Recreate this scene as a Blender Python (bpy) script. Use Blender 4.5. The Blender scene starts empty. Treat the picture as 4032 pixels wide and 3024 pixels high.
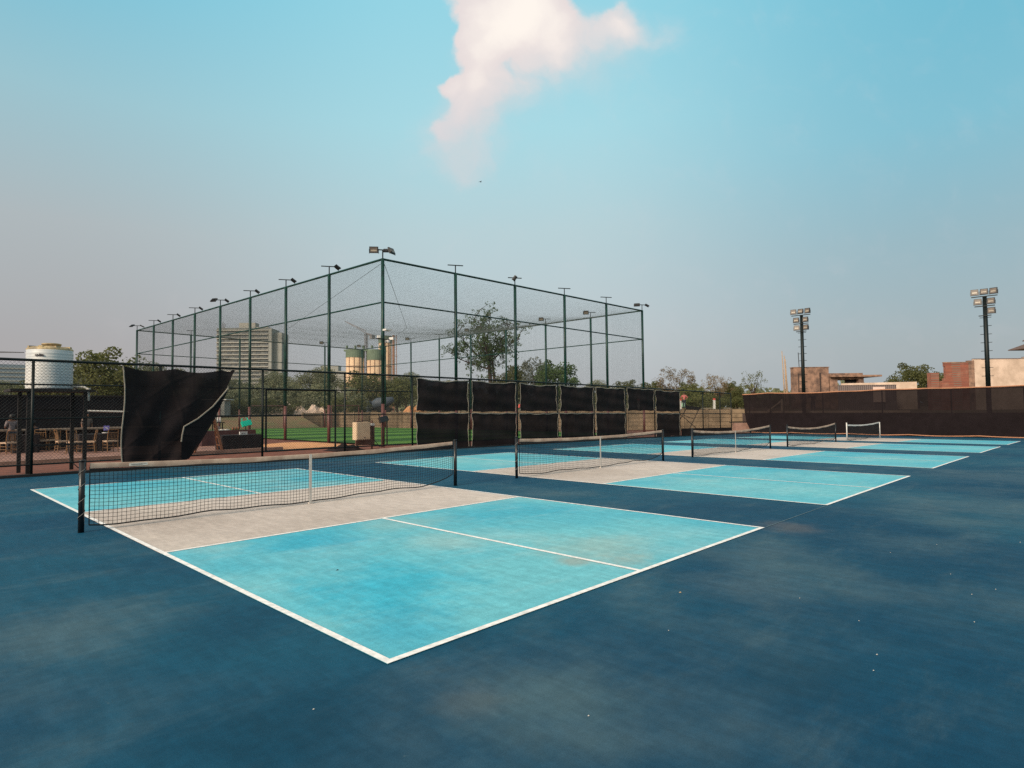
import bpy, math, random
from mathutils import Vector, Matrix
R = math.radians
sc = bpy.context.scene
COL = sc.collection
rng = random.Random(7)

# ------------------------------------------------------------------ helpers
def lin(r, g, b):
    f = lambda v: (v/255/12.92) if v/255 <= .04045 else ((v/255+.055)/1.055)**2.4
    return (f(r), f(g), f(b), 1)

class MB:
    """collects vertices and faces, then links them as one mesh object"""
    def __init__(s): s.v = []; s.f = []
    def add(s, vs, fs):
        o = len(s.v); s.v += [tuple(v) for v in vs]; s.f += [tuple(i+o for i in f) for f in fs]
    def box(s, c, d, rz=0, M=None):
        x, y, z = d[0]/2, d[1]/2, d[2]/2
        vs = [Vector((a*x, b*y, e*z)) for e in (-1, 1) for b in (-1, 1) for a in (-1, 1)]
        m = M if M is not None else Matrix.Rotation(rz, 3, 'Z')
        s.add([m @ v + Vector(c) for v in vs], [(0,2,3,1),(4,5,7,6),(0,1,5,4),(2,6,7,3),(0,4,6,2),(1,3,7,5)])
    def tube(s, pts, r, n=8, cap=True):
        pts = [Vector(p) for p in pts]
        rs = r if isinstance(r, (list, tuple)) else [r]*len(pts)
        rings = []; ref = None
        for i, p in enumerate(pts):
            t = (pts[min(i+1, len(pts)-1)] - pts[max(i-1, 0)])
            t = t.normalized() if t.length > 1e-9 else Vector((0,0,1))
            if ref is None: ref = Vector((0,0,1)) if abs(t.z) < .9 else Vector((1,0,0))
            a = t.cross(ref)
            if a.length < 1e-6: a = t.orthogonal()
            a.normalize(); b = t.cross(a)
            rings.append([p + (a*math.cos(2*math.pi*k/n) + b*math.sin(2*math.pi*k/n))*rs[i] for k in range(n)])
        vs = [v for rg in rings for v in rg]
        fs = [(i*n+k, i*n+(k+1) % n, (i+1)*n+(k+1) % n, (i+1)*n+k) for i in range(len(pts)-1) for k in range(n)]
        if cap: fs += [tuple(range(n-1, -1, -1)), tuple((len(pts)-1)*n+k for k in range(n))]
        s.add(vs, fs)
    def bar(s, p0, p1, w, h=None):
        """square bar between two points"""
        p0, p1 = Vector(p0), Vector(p1); h = h or w
        t = (p1-p0); L = t.length; t.normalize()
        up = Vector((0,0,1)) if abs(t.z) < .95 else Vector((1,0,0))
        a = t.cross(up).normalized(); b = a.cross(t).normalized()
        M = Matrix((a, t, b)).transposed()
        s.box((p0+p1)/2, (w, L, h), M=M)
    def lathe(s, prof, n=24, c=(0,0,0)):
        vs = []; 
        for r, z in prof:
            vs += [(c[0]+r*math.cos(2*math.pi*k/n), c[1]+r*math.sin(2*math.pi*k/n), c[2]+z) for k in range(n)]
        fs = [(i*n+k, i*n+(k+1) % n, (i+1)*n+(k+1) % n, (i+1)*n+k) for i in range(len(prof)-1) for k in range(n)]
        fs += [tuple(range(n-1, -1, -1)), tuple((len(prof)-1)*n+k for k in range(n))]
        s.add(vs, fs)
    def grid(s, nu, nv, fn):
        s.add([fn(i/nu, j/nv) for j in range(nv+1) for i in range(nu+1)],
              [(j*(nu+1)+i, j*(nu+1)+i+1, (j+1)*(nu+1)+i+1, (j+1)*(nu+1)+i) for j in range(nv) for i in range(nu)])
    def face(s, *vs): s.add(vs, [tuple(range(len(vs)))])
    def build(s, name, m, parent=None, smooth=False):
        off = Vector((0,0,0)); p = parent
        while p is not None: off += p.location; p = p.parent
        me = bpy.data.meshes.new(name)
        me.from_pydata([tuple(Vector(v)-off) for v in s.v], [], s.f); me.update()
        if smooth:
            for pl in me.polygons: pl.use_smooth = True
        me.materials.append(m)
        o = bpy.data.objects.new(name, me); COL.objects.link(o); o.parent = parent
        return o

def tag(o, label=None, cat=None, group=None, kind=None):
    if label: o['label'] = label
    if cat: o['category'] = cat
    if group: o['group'] = group
    if kind: o['kind'] = kind
    return o
def thing(name, loc, label, cat, group=None):
    o = bpy.data.objects.new(name, None); COL.objects.link(o); o.location = loc
    o.empty_display_size = .1
    return tag(o, label, cat, group)
def copy_tree(o, parent=None):
    c = o.copy(); COL.objects.link(c); c.parent = parent
    for ch in list(o.children): copy_tree(ch, c)
    return c
def place(proto, used, loc, rz=0, s=1, label=None, cat=None, group=None):
    o = copy_tree(proto) if used else proto
    o.location = loc; o.rotation_euler = (0, 0, rz)
    o.scale = s if isinstance(s, (tuple, list)) else (s, s, s)
    return tag(o, label, cat, group)

# ground profile measured from the courts: flat, then a slight fall away
ZX = -.2355e-3
def gz(x):
    x = min(max(x, 0), 48); return ZX*x*x

# ------------------------------------------------------------------ materials
def node_mat(name):
    m = bpy.data.materials.new(name); m.use_nodes = True
    nt = m.node_tree; b = nt.nodes['Principled BSDF']
    return m, nt, b
def mixc(nt, fac, a, b, mode='MIX'):
    n = nt.nodes.new('ShaderNodeMix'); n.data_type = 'RGBA'; n.blend_type = mode
    for sock, v in ((n.inputs[0], fac), (n.inputs[6], a), (n.inputs[7], b)):
        if hasattr(v, 'is_linked'): nt.links.new(v, sock)
        else: sock.default_value = v
    return n.outputs[2]
def noise(nt, vec, scale, detail=4, rough=.6):
    n = nt.nodes.new('ShaderNodeTexNoise'); n.inputs['Scale'].default_value = scale
    n.inputs['Detail'].default_value = detail; n.inputs['Roughness'].default_value = rough
    nt.links.new(vec, n.inputs['Vector']); return n.outputs['Fac']
def ramp(nt, x, a, b, c0=0., c1=1.):
    n = nt.nodes.new('ShaderNodeMapRange'); n.interpolation_type = 'SMOOTHSTEP'
    n.inputs[1].default_value = a; n.inputs[2].default_value = b
    n.inputs[3].default_value = c0; n.inputs[4].default_value = c1
    nt.links.new(x, n.inputs[0]); return n.outputs[0]
def math_(nt, op, a, b=None):
    n = nt.nodes.new('ShaderNodeMath'); n.operation = op
    for i, v in enumerate((a, b)):
        if v is None: continue
        if hasattr(v, 'is_linked'): nt.links.new(v, n.inputs[i])
        else: n.inputs[i].default_value = v
    return n.outputs[0]
def coords(nt, kind='Object', sc_=(1,1,1)):
    t = nt.nodes.new('ShaderNodeTexCoord'); mp = nt.nodes.new('ShaderNodeMapping')
    mp.inputs['Scale'].default_value = sc_
    nt.links.new(t.outputs[kind], mp.inputs[0]); return mp.outputs[0]

def mat(name, col, rough=.6, var=.25, scale=6., metal=0., col2=None, spec=.4, alpha=1., bump=0., rnd=0.):
    m, nt, b = node_mat(name)
    v = coords(nt)
    f = ramp(nt, noise(nt, v, scale, 5), .3, .7)
    c2 = col2 or tuple(list(x*(1-var) for x in col[:3])+[1])
    out = mixc(nt, f, col, c2)
    if rnd:
        oi = nt.nodes.new('ShaderNodeObjectInfo')
        k = nt.nodes.new('ShaderNodeMapRange'); nt.links.new(oi.outputs['Random'], k.inputs[0])
        k.inputs[3].default_value = 1-rnd; k.inputs[4].default_value = 1+rnd
        h = nt.nodes.new('ShaderNodeHueSaturation'); nt.links.new(out, h.inputs['Color'])
        nt.links.new(k.outputs[0], h.inputs['Value']); out = h.outputs['Color']
    nt.links.new(out, b.inputs['Base Color'])
    b.inputs['Roughness'].default_value = rough; b.inputs['Metallic'].default_value = metal
    b.inputs['Specular IOR Level'].default_value = spec
    if bump:
        bp = nt.nodes.new('ShaderNodeBump'); bp.inputs['Strength'].default_value = bump; bp.inputs['Distance'].default_value = .02
        nt.links.new(noise(nt, v, scale*4, 4), bp.inputs['Height']); nt.links.new(bp.outputs[0], b.inputs['Normal'])
    if alpha < 1:
        tr = nt.nodes.new('ShaderNodeBsdfTransparent'); mx = nt.nodes.new('ShaderNodeMixShader')
        o = nt.nodes['Material Output']; mx.inputs[0].default_value = alpha
        nt.links.new(tr.outputs[0], mx.inputs[1]); nt.links.new(b.outputs[0], mx.inputs[2]); nt.links.new(mx.outputs[0], o.inputs[0])
    return m

def spot(nt, pos, centre, r, soft=.9, warp=None):
    """soft irregular patch of colour around a world point, 1 in the middle"""
    d = nt.nodes.new('ShaderNodeVectorMath'); d.operation = 'DISTANCE'
    nt.links.new(pos, d.inputs[0]); d.inputs[1].default_value = centre
    x = d.outputs['Value']
    if warp is not None: x = math_(nt, 'ADD', x, math_(nt, 'MULTIPLY', math_(nt, 'SUBTRACT', warp, .5), r*1.6))
    return ramp(nt, x, r*(1-soft), r, 1, 0)

def court_mat(name, base, deep, dust, dust_amt=.5, spots=(), rough=.62):
    m, nt, b = node_mat(name)
    v = coords(nt); vs = coords(nt, 'Object', (.35, 1.1, 1)); vs2 = coords(nt, 'Object', (1, .22, 1))
    c = mixc(nt, ramp(nt, noise(nt, v, .22, 3, .5), .38, .64), base, deep)
    d1 = ramp(nt, noise(nt, v, .33, 6, .62), .46, .78, 0, dust_amt)
    d2 = ramp(nt, noise(nt, vs, 1.5, 7, .7), .5, .8, 0, dust_amt*.7)
    c = mixc(nt, d1, c, dust); c = mixc(nt, d2, c, dust)
    warp = noise(nt, v, 1.6, 8, .68)
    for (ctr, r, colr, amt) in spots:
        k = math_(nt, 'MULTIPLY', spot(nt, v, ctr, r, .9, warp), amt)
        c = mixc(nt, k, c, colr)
    # brushed squeegee streaks and the fine grit of the acrylic coat
    st = ramp(nt, noise(nt, vs2, 9, 5, .7), .35, .7, .9, 1.09)
    gr = ramp(nt, noise(nt, v, 130, 3, .7), .3, .7, .86, 1.13)
    mul = nt.nodes.new('ShaderNodeMix'); mul.data_type = 'RGBA'; mul.blend_type = 'MULTIPLY'; mul.inputs[0].default_value = 1
    nt.links.new(c, mul.inputs[6])
    cc = nt.nodes.new('ShaderNodeCombineColor'); mo = ramp(nt, noise(nt, coords(nt, 'Object', (.55, 1, 1)), 11, 8, .74), .3, .7, .9, 1.09); k = math_(nt, 'MULTIPLY', math_(nt, 'MULTIPLY', st, gr), mo)
    for i in range(3): nt.links.new(k, cc.inputs[i])
    nt.links.new(cc.outputs[0], mul.inputs[7]); c = mul.outputs[2]
    # scuffs: sparse pale marks
    sc1 = ramp(nt, noise(nt, coords(nt, 'Object', (1, 1, 1)), 6, 4, .8), .66, .76, 0, .4)
    area = ramp(nt, noise(nt, v, .5, 2), .52, .62)
    c = mixc(nt, math_(nt, 'MULTIPLY', sc1, area), c, dust)
    nt.links.new(c, b.inputs['Base Color'])
    b.inputs['Roughness'].default_value = rough; b.inputs['Specular IOR Level'].default_value = .1
    bp = nt.nodes.new('ShaderNodeBump'); bp.inputs['Strength'].default_value = .25; bp.inputs['Distance'].default_value = .004
    nt.links.new(noise(nt, v, 160, 3), bp.inputs['Height']); nt.links.new(bp.outputs[0], b.inputs['Normal'])
    return m

SAND = lin(165, 150, 128)
M = {}
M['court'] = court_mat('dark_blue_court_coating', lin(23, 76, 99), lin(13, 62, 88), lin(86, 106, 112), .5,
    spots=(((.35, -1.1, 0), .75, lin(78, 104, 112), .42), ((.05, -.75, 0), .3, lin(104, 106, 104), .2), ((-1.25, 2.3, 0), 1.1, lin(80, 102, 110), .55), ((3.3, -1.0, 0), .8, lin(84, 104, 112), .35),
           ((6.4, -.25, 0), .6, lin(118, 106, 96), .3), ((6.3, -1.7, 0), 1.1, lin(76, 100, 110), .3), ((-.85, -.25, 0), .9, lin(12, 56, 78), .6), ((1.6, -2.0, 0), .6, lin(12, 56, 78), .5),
           ((-.35, 1.5, 0), .8, lin(12, 58, 82), .55), ((.6, .1, 0), .45, lin(14, 58, 80), .5), ((10.5, -2.2, 0), 1.8, lin(84, 104, 112), .35), ((16, -1.5, 0), 2.5, lin(80, 102, 112), .35)))  # paler patches, with darker ones around the nearest court corner
M['paint'] = court_mat('turquoise_court_coating', lin(106, 182, 194), lin(72, 166, 188), lin(156, 192, 194), .6,
    spots=(((3.6, .95, 0), 1.1, lin(156, 176, 168), .5), ((3.3, .4, 0), .45, lin(164, 158, 142), .42), ((2.9, .75, 0), .25, lin(150, 150, 140), .5), ((1.0, 1.5, 0), 1.2, lin(36, 164, 192), .75),
           ((3.1, 4.0, 0), 1.1, lin(140, 178, 178), .5), ((1.5, 3.9, 0), .9, lin(36, 158, 188), .65), ((.45, .5, 0), .7, lin(36, 152, 182), .6), ((2.6, 2.6, 0), .8, lin(150, 184, 184), .5)))
M['kitchen'] = court_mat('grey_kitchen_coating', lin(194, 184, 177), lin(178, 167, 159), lin(204, 194, 182), .6)
M['line'] = mat('white_line_paint', lin(244, 242, 240), .6, .16, 14, col2=lin(206, 206, 204))
M['soil'] = mat('red_soil', lin(120, 70, 52), .95, .3, 2.5, col2=lin(86, 50, 40), bump=.5)
M['kerb'] = mat('dark_concrete', lin(40, 34, 34), .9, .3, 3)
M['pinkkerb'] = mat('pinkish_concrete', lin(150, 118, 104), .9, .3, 3)
M['paving'] = mat('pinkish_paving', lin(150, 112, 98), .9, .3, 2.0, col2=lin(108, 80, 72))
M['sand'] = mat('orange_sand', lin(205, 150, 105), .95, .25, 4, bump=.6)
M['bank'] = mat('dry_grassy_soil', lin(112, 108, 72), .95, .4, .6, col2=lin(126, 98, 76))
M['steel'] = mat('dark_green_steel', lin(8, 20, 20), .5, .3, 8, spec=.3)
M['wire'] = mat('fence_wire', lin(40, 44, 44), .5, .2, 4)
M['polegreen'] = mat('green_painted_steel', lin(14, 58, 50), .45, .3, 3, col2=lin(8, 38, 36), spec=.35)
M['polemaroon'] = mat('maroon_painted_steel', lin(98, 58, 54), .5, .35, 4)
M['net'] = mat('cage_netting_cord', lin(72, 80, 80), .8, .2, 4)
M['cord'] = mat('black_net_cord', lin(18, 24, 28), .7, .2, 5)
M['post'] = mat('black_post_paint', lin(16, 17, 20), .35, .3, 5, spec=.5)
M['tape'] = mat('dusty_white_tape', lin(186, 164, 146), .85, .25, 3, col2=lin(150, 126, 110))
M['lacing'] = mat('grey_lacing_cord', lin(128, 124, 120), .8, .2, 9)
M['strap'] = mat('white_strap', lin(198, 190, 182), .8, .2, 9)
M['white'] = mat('white_paint', lin(206, 203, 198), .5, .15, 6)
M['label'] = mat('white_label', lin(214, 206, 194), .5, .08, 9)
M['cloth'] = mat('black_shade_cloth', lin(40, 34, 35), .9, .35, 1.7, spec=.1, alpha=.98)
M['cloth2'] = mat('black_screen_net', lin(30, 24, 26), .9, .25, 2.0, spec=.1, alpha=.965)
M['bind'] = mat('beige_binding_tape', lin(136, 129, 118), .85, .25, 5)
M['tan'] = mat('tan_binding_tape', lin(178, 126, 96), .85, .25, 3)
M['tank'] = mat('white_tank_plastic', lin(206, 203, 198), .45, .12, 1.5, col2=lin(178, 184, 188))
M['tanklid'] = mat('yellowed_tank_plastic', lin(196, 172, 128), .55, .4, 3.5, col2=lin(112, 102, 84))
M['black'] = mat('black_lettering', lin(28, 26, 34), .6, .1, 5)
M['rust'] = mat('rusty_dark_steel', lin(32, 27, 26), .8, .4, 5)
M['pvc'] = mat('pvc_pipe', lin(206, 200, 190), .45, .12, 6)
M['wood'] = mat('brown_ladder_wood', lin(142, 92, 64), .7, .4, 6)
M['gold'] = mat('gold_chair_wood', lin(128, 94, 62), .5, .3, 9)
M['cushion'] = mat('cream_cushion', lin(176, 148, 124), .8, .15, 7)
M['maroon'] = mat('maroon_table_cloth', lin(74, 46, 46), .85, .3, 4)
M['darkcloth'] = mat('dark_table_cloth', lin(30, 20, 22), .85, .3, 4)
M['screenwall'] = mat('navy_black_screen', lin(12, 10, 17), .9, .3, 1.2)
M['counter'] = mat('pale_counter_top', lin(140, 122, 106), .6, .3, 4)
M['beige'] = mat('beige_box_paint', lin(212, 186, 156), .5, .12, 4)
M['board'] = mat('brown_board', lin(112, 80, 70), .8, .3, 4)
M['teal'] = mat('teal_plastic', lin(8, 178, 150), .4, .15, 6)
M['lampbody'] = mat('dark_lamp_housing', lin(40, 42, 44), .45, .25, 8)
M['glass'] = mat('pale_lamp_glass', lin(172, 162, 146), .4, .3, 4, spec=.4)
M['lens'] = mat('lamp_reflector', lin(116, 106, 98), .45, .4, 5, spec=.3)
M['purple'] = mat('lilac_paper', lin(140, 130, 205), .7, .3, 12)
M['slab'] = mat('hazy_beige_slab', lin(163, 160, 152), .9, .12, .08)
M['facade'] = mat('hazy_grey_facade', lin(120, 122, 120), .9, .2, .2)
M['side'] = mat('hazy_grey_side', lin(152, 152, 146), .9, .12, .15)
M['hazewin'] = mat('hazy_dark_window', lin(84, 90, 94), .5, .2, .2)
M['silo'] = mat('cream_silo', lin(216, 184, 150), .7, .15, .5)
M['silogreen'] = mat('green_grey_silo_cap', lin(110, 126, 106), .8, .25, .5)
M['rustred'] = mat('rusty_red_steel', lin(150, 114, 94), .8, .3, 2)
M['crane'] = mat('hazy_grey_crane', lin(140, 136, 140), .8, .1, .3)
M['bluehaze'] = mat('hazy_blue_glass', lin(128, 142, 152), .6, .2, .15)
M['precast'] = mat('weathered_precast', lin(142, 122, 98), .95, .4, .8, col2=lin(104, 90, 72), bump=.4)
M['concrete'] = mat('weathered_brown_concrete', lin(160, 126, 106), .95, .4, 1.3, col2=lin(92, 74, 66), bump=.5)
M['darkwall'] = mat('dark_retaining_concrete', lin(70, 58, 54), .95, .35, .6)
M['greystrip'] = mat('grey_corrugated_sheet', lin(112, 100, 98), .7, .2, 1.5)
M['lime'] = mat('limewashed_wall', lin(212, 188, 170), .95, .3, .8, col2=lin(180, 158, 140), bump=.5)
M['cyan'] = mat('pale_sign', lin(224, 196, 184), .7, .12, 2)
M['dark'] = mat('dark_opening', lin(18, 16, 18), .9, .2, 2)
M['bamboo'] = mat('weathered_bamboo', lin(170, 146, 122), .8, .3, 3)
M['roofbrown'] = mat('brown_roof_tile', lin(104, 86, 80), .8, .3, 3)
M['redmark'] = mat('red_marker_paint', lin(200, 78, 70), .6, .2, 4)
M['pebble'] = mat('pale_litter', lin(176, 176, 170), .8, .15, 20)
M['leafbit'] = mat('dry_leaf', lin(150, 136, 112), .8, .3, 20)
M['skin'] = mat('skin', lin(120, 82, 62), .6, .1, 9)
M['hair'] = mat('black_hair', lin(18, 16, 16), .6, .2, 9)
def cloth_mat(n, c): return mat(n, c, .85, .25, 9)
M['turf'] = None

def turf():
    m, nt, b = node_mat('striped_turf')
    v = coords(nt); sp = nt.nodes.new('ShaderNodeSeparateXYZ'); nt.links.new(v, sp.inputs[0])
    w = math_(nt, 'SINE', math_(nt, 'MULTIPLY', math_(nt, 'ADD', sp.outputs[1], -24.4), 2*math.pi/6.2))
    k = ramp(nt, w, -.25, .25)
    c = mixc(nt, k, lin(86, 130, 58), lin(40, 84, 40))
    c = mixc(nt, ramp(nt, noise(nt, v, 6, 5), .4, .7, 0, .45), c, lin(86, 112, 58))
    nt.links.new(c, b.inputs['Base Color']); b.inputs['Roughness'].default_value = .95
    b.inputs['Specular IOR Level'].default_value = .1
    return m
M['turf'] = turf()

def brick():
    m, nt, b = node_mat('red_brick')
    bt = nt.nodes.new('ShaderNodeTexBrick'); nt.links.new(coords(nt, 'Generated', (1, 1, 1)), bt.inputs[0])
    v = coords(nt)
    bt.inputs['Color1'].default_value = lin(150, 82, 62); bt.inputs['Color2'].default_value = lin(120, 66, 54)
    bt.inputs['Mortar'].default_value = lin(120, 96, 84); bt.inputs['Scale'].default_value = 9; bt.inputs['Mortar Size'].default_value = .03
    cx = nt.nodes.new('ShaderNodeCombineXYZ'); sp = nt.nodes.new('ShaderNodeSeparateXYZ'); nt.links.new(v, sp.inputs[0])
    nt.links.new(math_(nt, 'ADD', sp.outputs[0], sp.outputs[1]), cx.inputs[0]); nt.links.new(sp.outputs[2], cx.inputs[1])
    nt.links.new(cx.outputs[0], bt.inputs[0]); bt.inputs['Scale'].default_value = 2.2
    c = mixc(nt, ramp(nt, noise(nt, v, 1.6, 5), .45, .75, 0, .6), bt.outputs[0], lin(150, 112, 94))
    nt.links.new(c, b.inputs['Base Color']); b.inputs['Roughness'].default_value = .95
    return m
M['brick'] = brick()

def leaf_mat(name, c1, c2, sc_=.9, trans=.45):
    m, nt, b = node_mat(name)
    v = coords(nt)
    c = mixc(nt, ramp(nt, noise(nt, v, sc_, 4), .35, .68), c1, c2)
    oi = nt.nodes.new('ShaderNodeObjectInfo')
    k = nt.nodes.new('ShaderNodeMapRange'); nt.links.new(oi.outputs['Random'], k.inputs[0]); k.inputs[3].default_value = .8; k.inputs[4].default_value = 1.2
    h = nt.nodes.new('ShaderNodeHueSaturation'); nt.links.new(c, h.inputs['Color']); nt.links.new(k.outputs[0], h.inputs['Value'])
    nt.links.new(h.outputs[0], b.inputs['Base Color']); b.inputs['Roughness'].default_value = .8; b.inputs['Specular IOR Level'].default_value = .15
    t = nt.nodes.new('ShaderNodeBsdfTranslucent'); nt.links.new(h.outputs[0], t.inputs[0])
    mx = nt.nodes.new('ShaderNodeMixShader'); mx.inputs[0].default_value = trans
    nt.links.new(b.outputs[0], mx.inputs[1]); nt.links.new(t.outputs[0], mx.inputs[2]); nt.links.new(mx.outputs[0], nt.nodes['Material Output'].inputs[0])
    return m
M['bark'] = mat('brown_bark', lin(66, 52, 44), .95, .4, 3)
M['leaf_dark'] = leaf_mat('dark_green_leaves', lin(100, 122, 70), lin(64, 84, 52))
M['leaf_olive'] = leaf_mat('olive_leaves', lin(112, 114, 72), lin(82, 86, 56))
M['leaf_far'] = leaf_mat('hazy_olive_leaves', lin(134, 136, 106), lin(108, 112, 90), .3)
M['leaf_dry'] = leaf_mat('dry_brown_leaves', lin(140, 122, 94), lin(108, 96, 74))
M['leaf_bright'] = leaf_mat('bright_green_leaves', lin(110, 124, 66), lin(78, 94, 54))
M['leaf_grey'] = leaf_mat('grey_green_leaves', lin(112, 116, 108), lin(84, 90, 84))

# ------------------------------------------------------------------ setting: ground, courts
def sheet(name, m, xs, ys, dz, zf=gz):
    b = MB(); nx = len(xs)
    b.add([(x, y, zf(x)+dz) for y in ys for x in xs],
          [(j*nx+i, j*nx+i+1, (j+1)*nx+i+1, (j+1)*nx+i) for j in range(len(ys)-1) for i in range(nx-1)])
    return tag(b.build(name, m), kind='structure')
def span(a, b, step):
    n = max(1, int(math.ceil((b-a)/step))); return [a+(b-a)*i/n for i in range(n+1)]

sheet('ground', M['soil'], [-2500, -60, -20]+span(0, 48, 2)+[60, 200, 2500], [-2500, -60, 0, 30, 70, 200, 2500], -.03)
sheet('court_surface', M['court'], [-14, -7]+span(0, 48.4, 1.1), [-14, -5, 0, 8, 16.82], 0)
CW, CL, SP, KI = 6.1, 13.41, 8.712, 4.58
LW = .055
for i in range(5):
    x0 = i*SP; xs = span(x0, x0+CW, 1.02)
    for (y0, y1) in ((0, KI), (CL-KI, CL)):
        sheet('court_paint', M['paint'], xs, [y0, y1], .004)
    sheet('kitchen_paint', M['kitchen'], xs, [KI, CL-KI], .004)
    b = MB()
    def strip(xa, xb, ya, yb):
        X = span(xa, xb, 1.02); n = len(X)
        b.add([(x, y, gz(x)+.008) for y in (ya, yb) for x in X], [(k, k+1, n+k+1, n+k) for k in range(n-1)])
    h = LW/2
    strip(x0, x0+LW, 0, CL); strip(x0+CW-LW, x0+CW, 0, CL)
    strip(x0+LW, x0+CW-LW, 0, LW); strip(x0+LW, x0+CW-LW, CL-LW, CL)
    strip(x0+LW, x0+CW-LW, KI-h, KI+h); strip(x0+LW, x0+CW-LW, CL-KI-h, CL-KI+h)
    strip(x0+CW/2-h, x0+CW/2+h, LW, KI-h); strip(x0+CW/2-h, x0+CW/2+h, CL-KI+h, CL-LW)
    tag(b.build('court_line', M['line']), kind='structure')
b = MB(); b.face((6.16,.0,gz(6.16)+.005),(8.66,.0,gz(8.66)+.005),(8.66,.014,gz(8.66)+.005),(6.16,.014,gz(6.16)+.005)); tag(b.build('chalk_line', mat('faint_chalk', lin(84, 112, 124), .7, .3, 4)), kind='structure')

# dark edging along the court under the long fence, kerb and paving of the seating area, turf field
b = MB()
for a, c in zip(span(-14, 48, 4), span(-14, 48, 4)[1:]):
    z0, z1 = gz(a), gz(c)
    ya, yb = 16.82, 17.0
    b.add([(a,ya,z0-.05),(c,ya,z1-.05),(c,ya,z1+.07),(a,ya,z0+.07),(a,yb,z0+.07),(c,yb,z1+.07),(c,yb,z1-.05),(a,yb,z0-.05)],
          [(0,1,2,3),(3,2,5,4),(4,5,6,7)])
tag(b.build('court_edging', M['kerb']), kind='structure')
b = MB(); b.box((1.5, 22.15, .02), (16.6, .22, .2)); tag(b.build('kerb', M['pinkkerb']), kind='structure')
b = MB(); b.face((-12,22.26,.05),(9.75,22.26,.05),(10.6,34.5,.05),(-12,34.5,.05)); tag(b.build('paving', M['paving']), kind='structure')
sheet('turf_field', M['turf'], span(14.7, 37.4, 2.5), span(22.0, 59.5, 4), .03)

# raised ground behind the compound walls
inner = [(-120,71,.9),(-10,69.5,.9),(33.4,66.6,1.0),(38,66,1.25),(40,52,1.3),(46,38,1.4),(51.8,26,1.45),(55.4,20.5,1.45),(52,19.5,1.1),(49.35,19.3,1.05),(49.35,8,1.05),(49.35,-50,1.05)]
mid = [(-160,100,1.2),(-14,100,1.2),(52,98,1.25),(62,96,1.3),(72,74,1.4),(78,52,1.4),(82,38,1.4),(80,28,1.4),(78,22,1.25),(72,17,1.15),(72,6,1.1),(74,-60,1.1)]
outer = [(-2400,1600,1.2),(-300,2400,1.2),(600,2400,1.25),(900,2400,1.3),(1500,2000,1.3),(2000,1500,1.3),(2300,1000,1.3),(2400,700,1.2),(2400,500,1.2),(2400,300,1.1),(2400,100,1.1),(2400,-900,1.1)]
b = MB()
toe = [(-120,66,-.1),(-10,64.6,-.1),(33.4,62.2,-.25)]
for k in range(2): b.face(toe[k], toe[k+1], inner[k+1], inner[k])
for ra, rb in ((inner, mid), (mid, outer)):
    for k in range(len(ra)-1): b.face(ra[k], ra[k+1], rb[k+1], rb[k])
tag(b.build('raised_ground', M['bank']), kind='structure')

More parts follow.
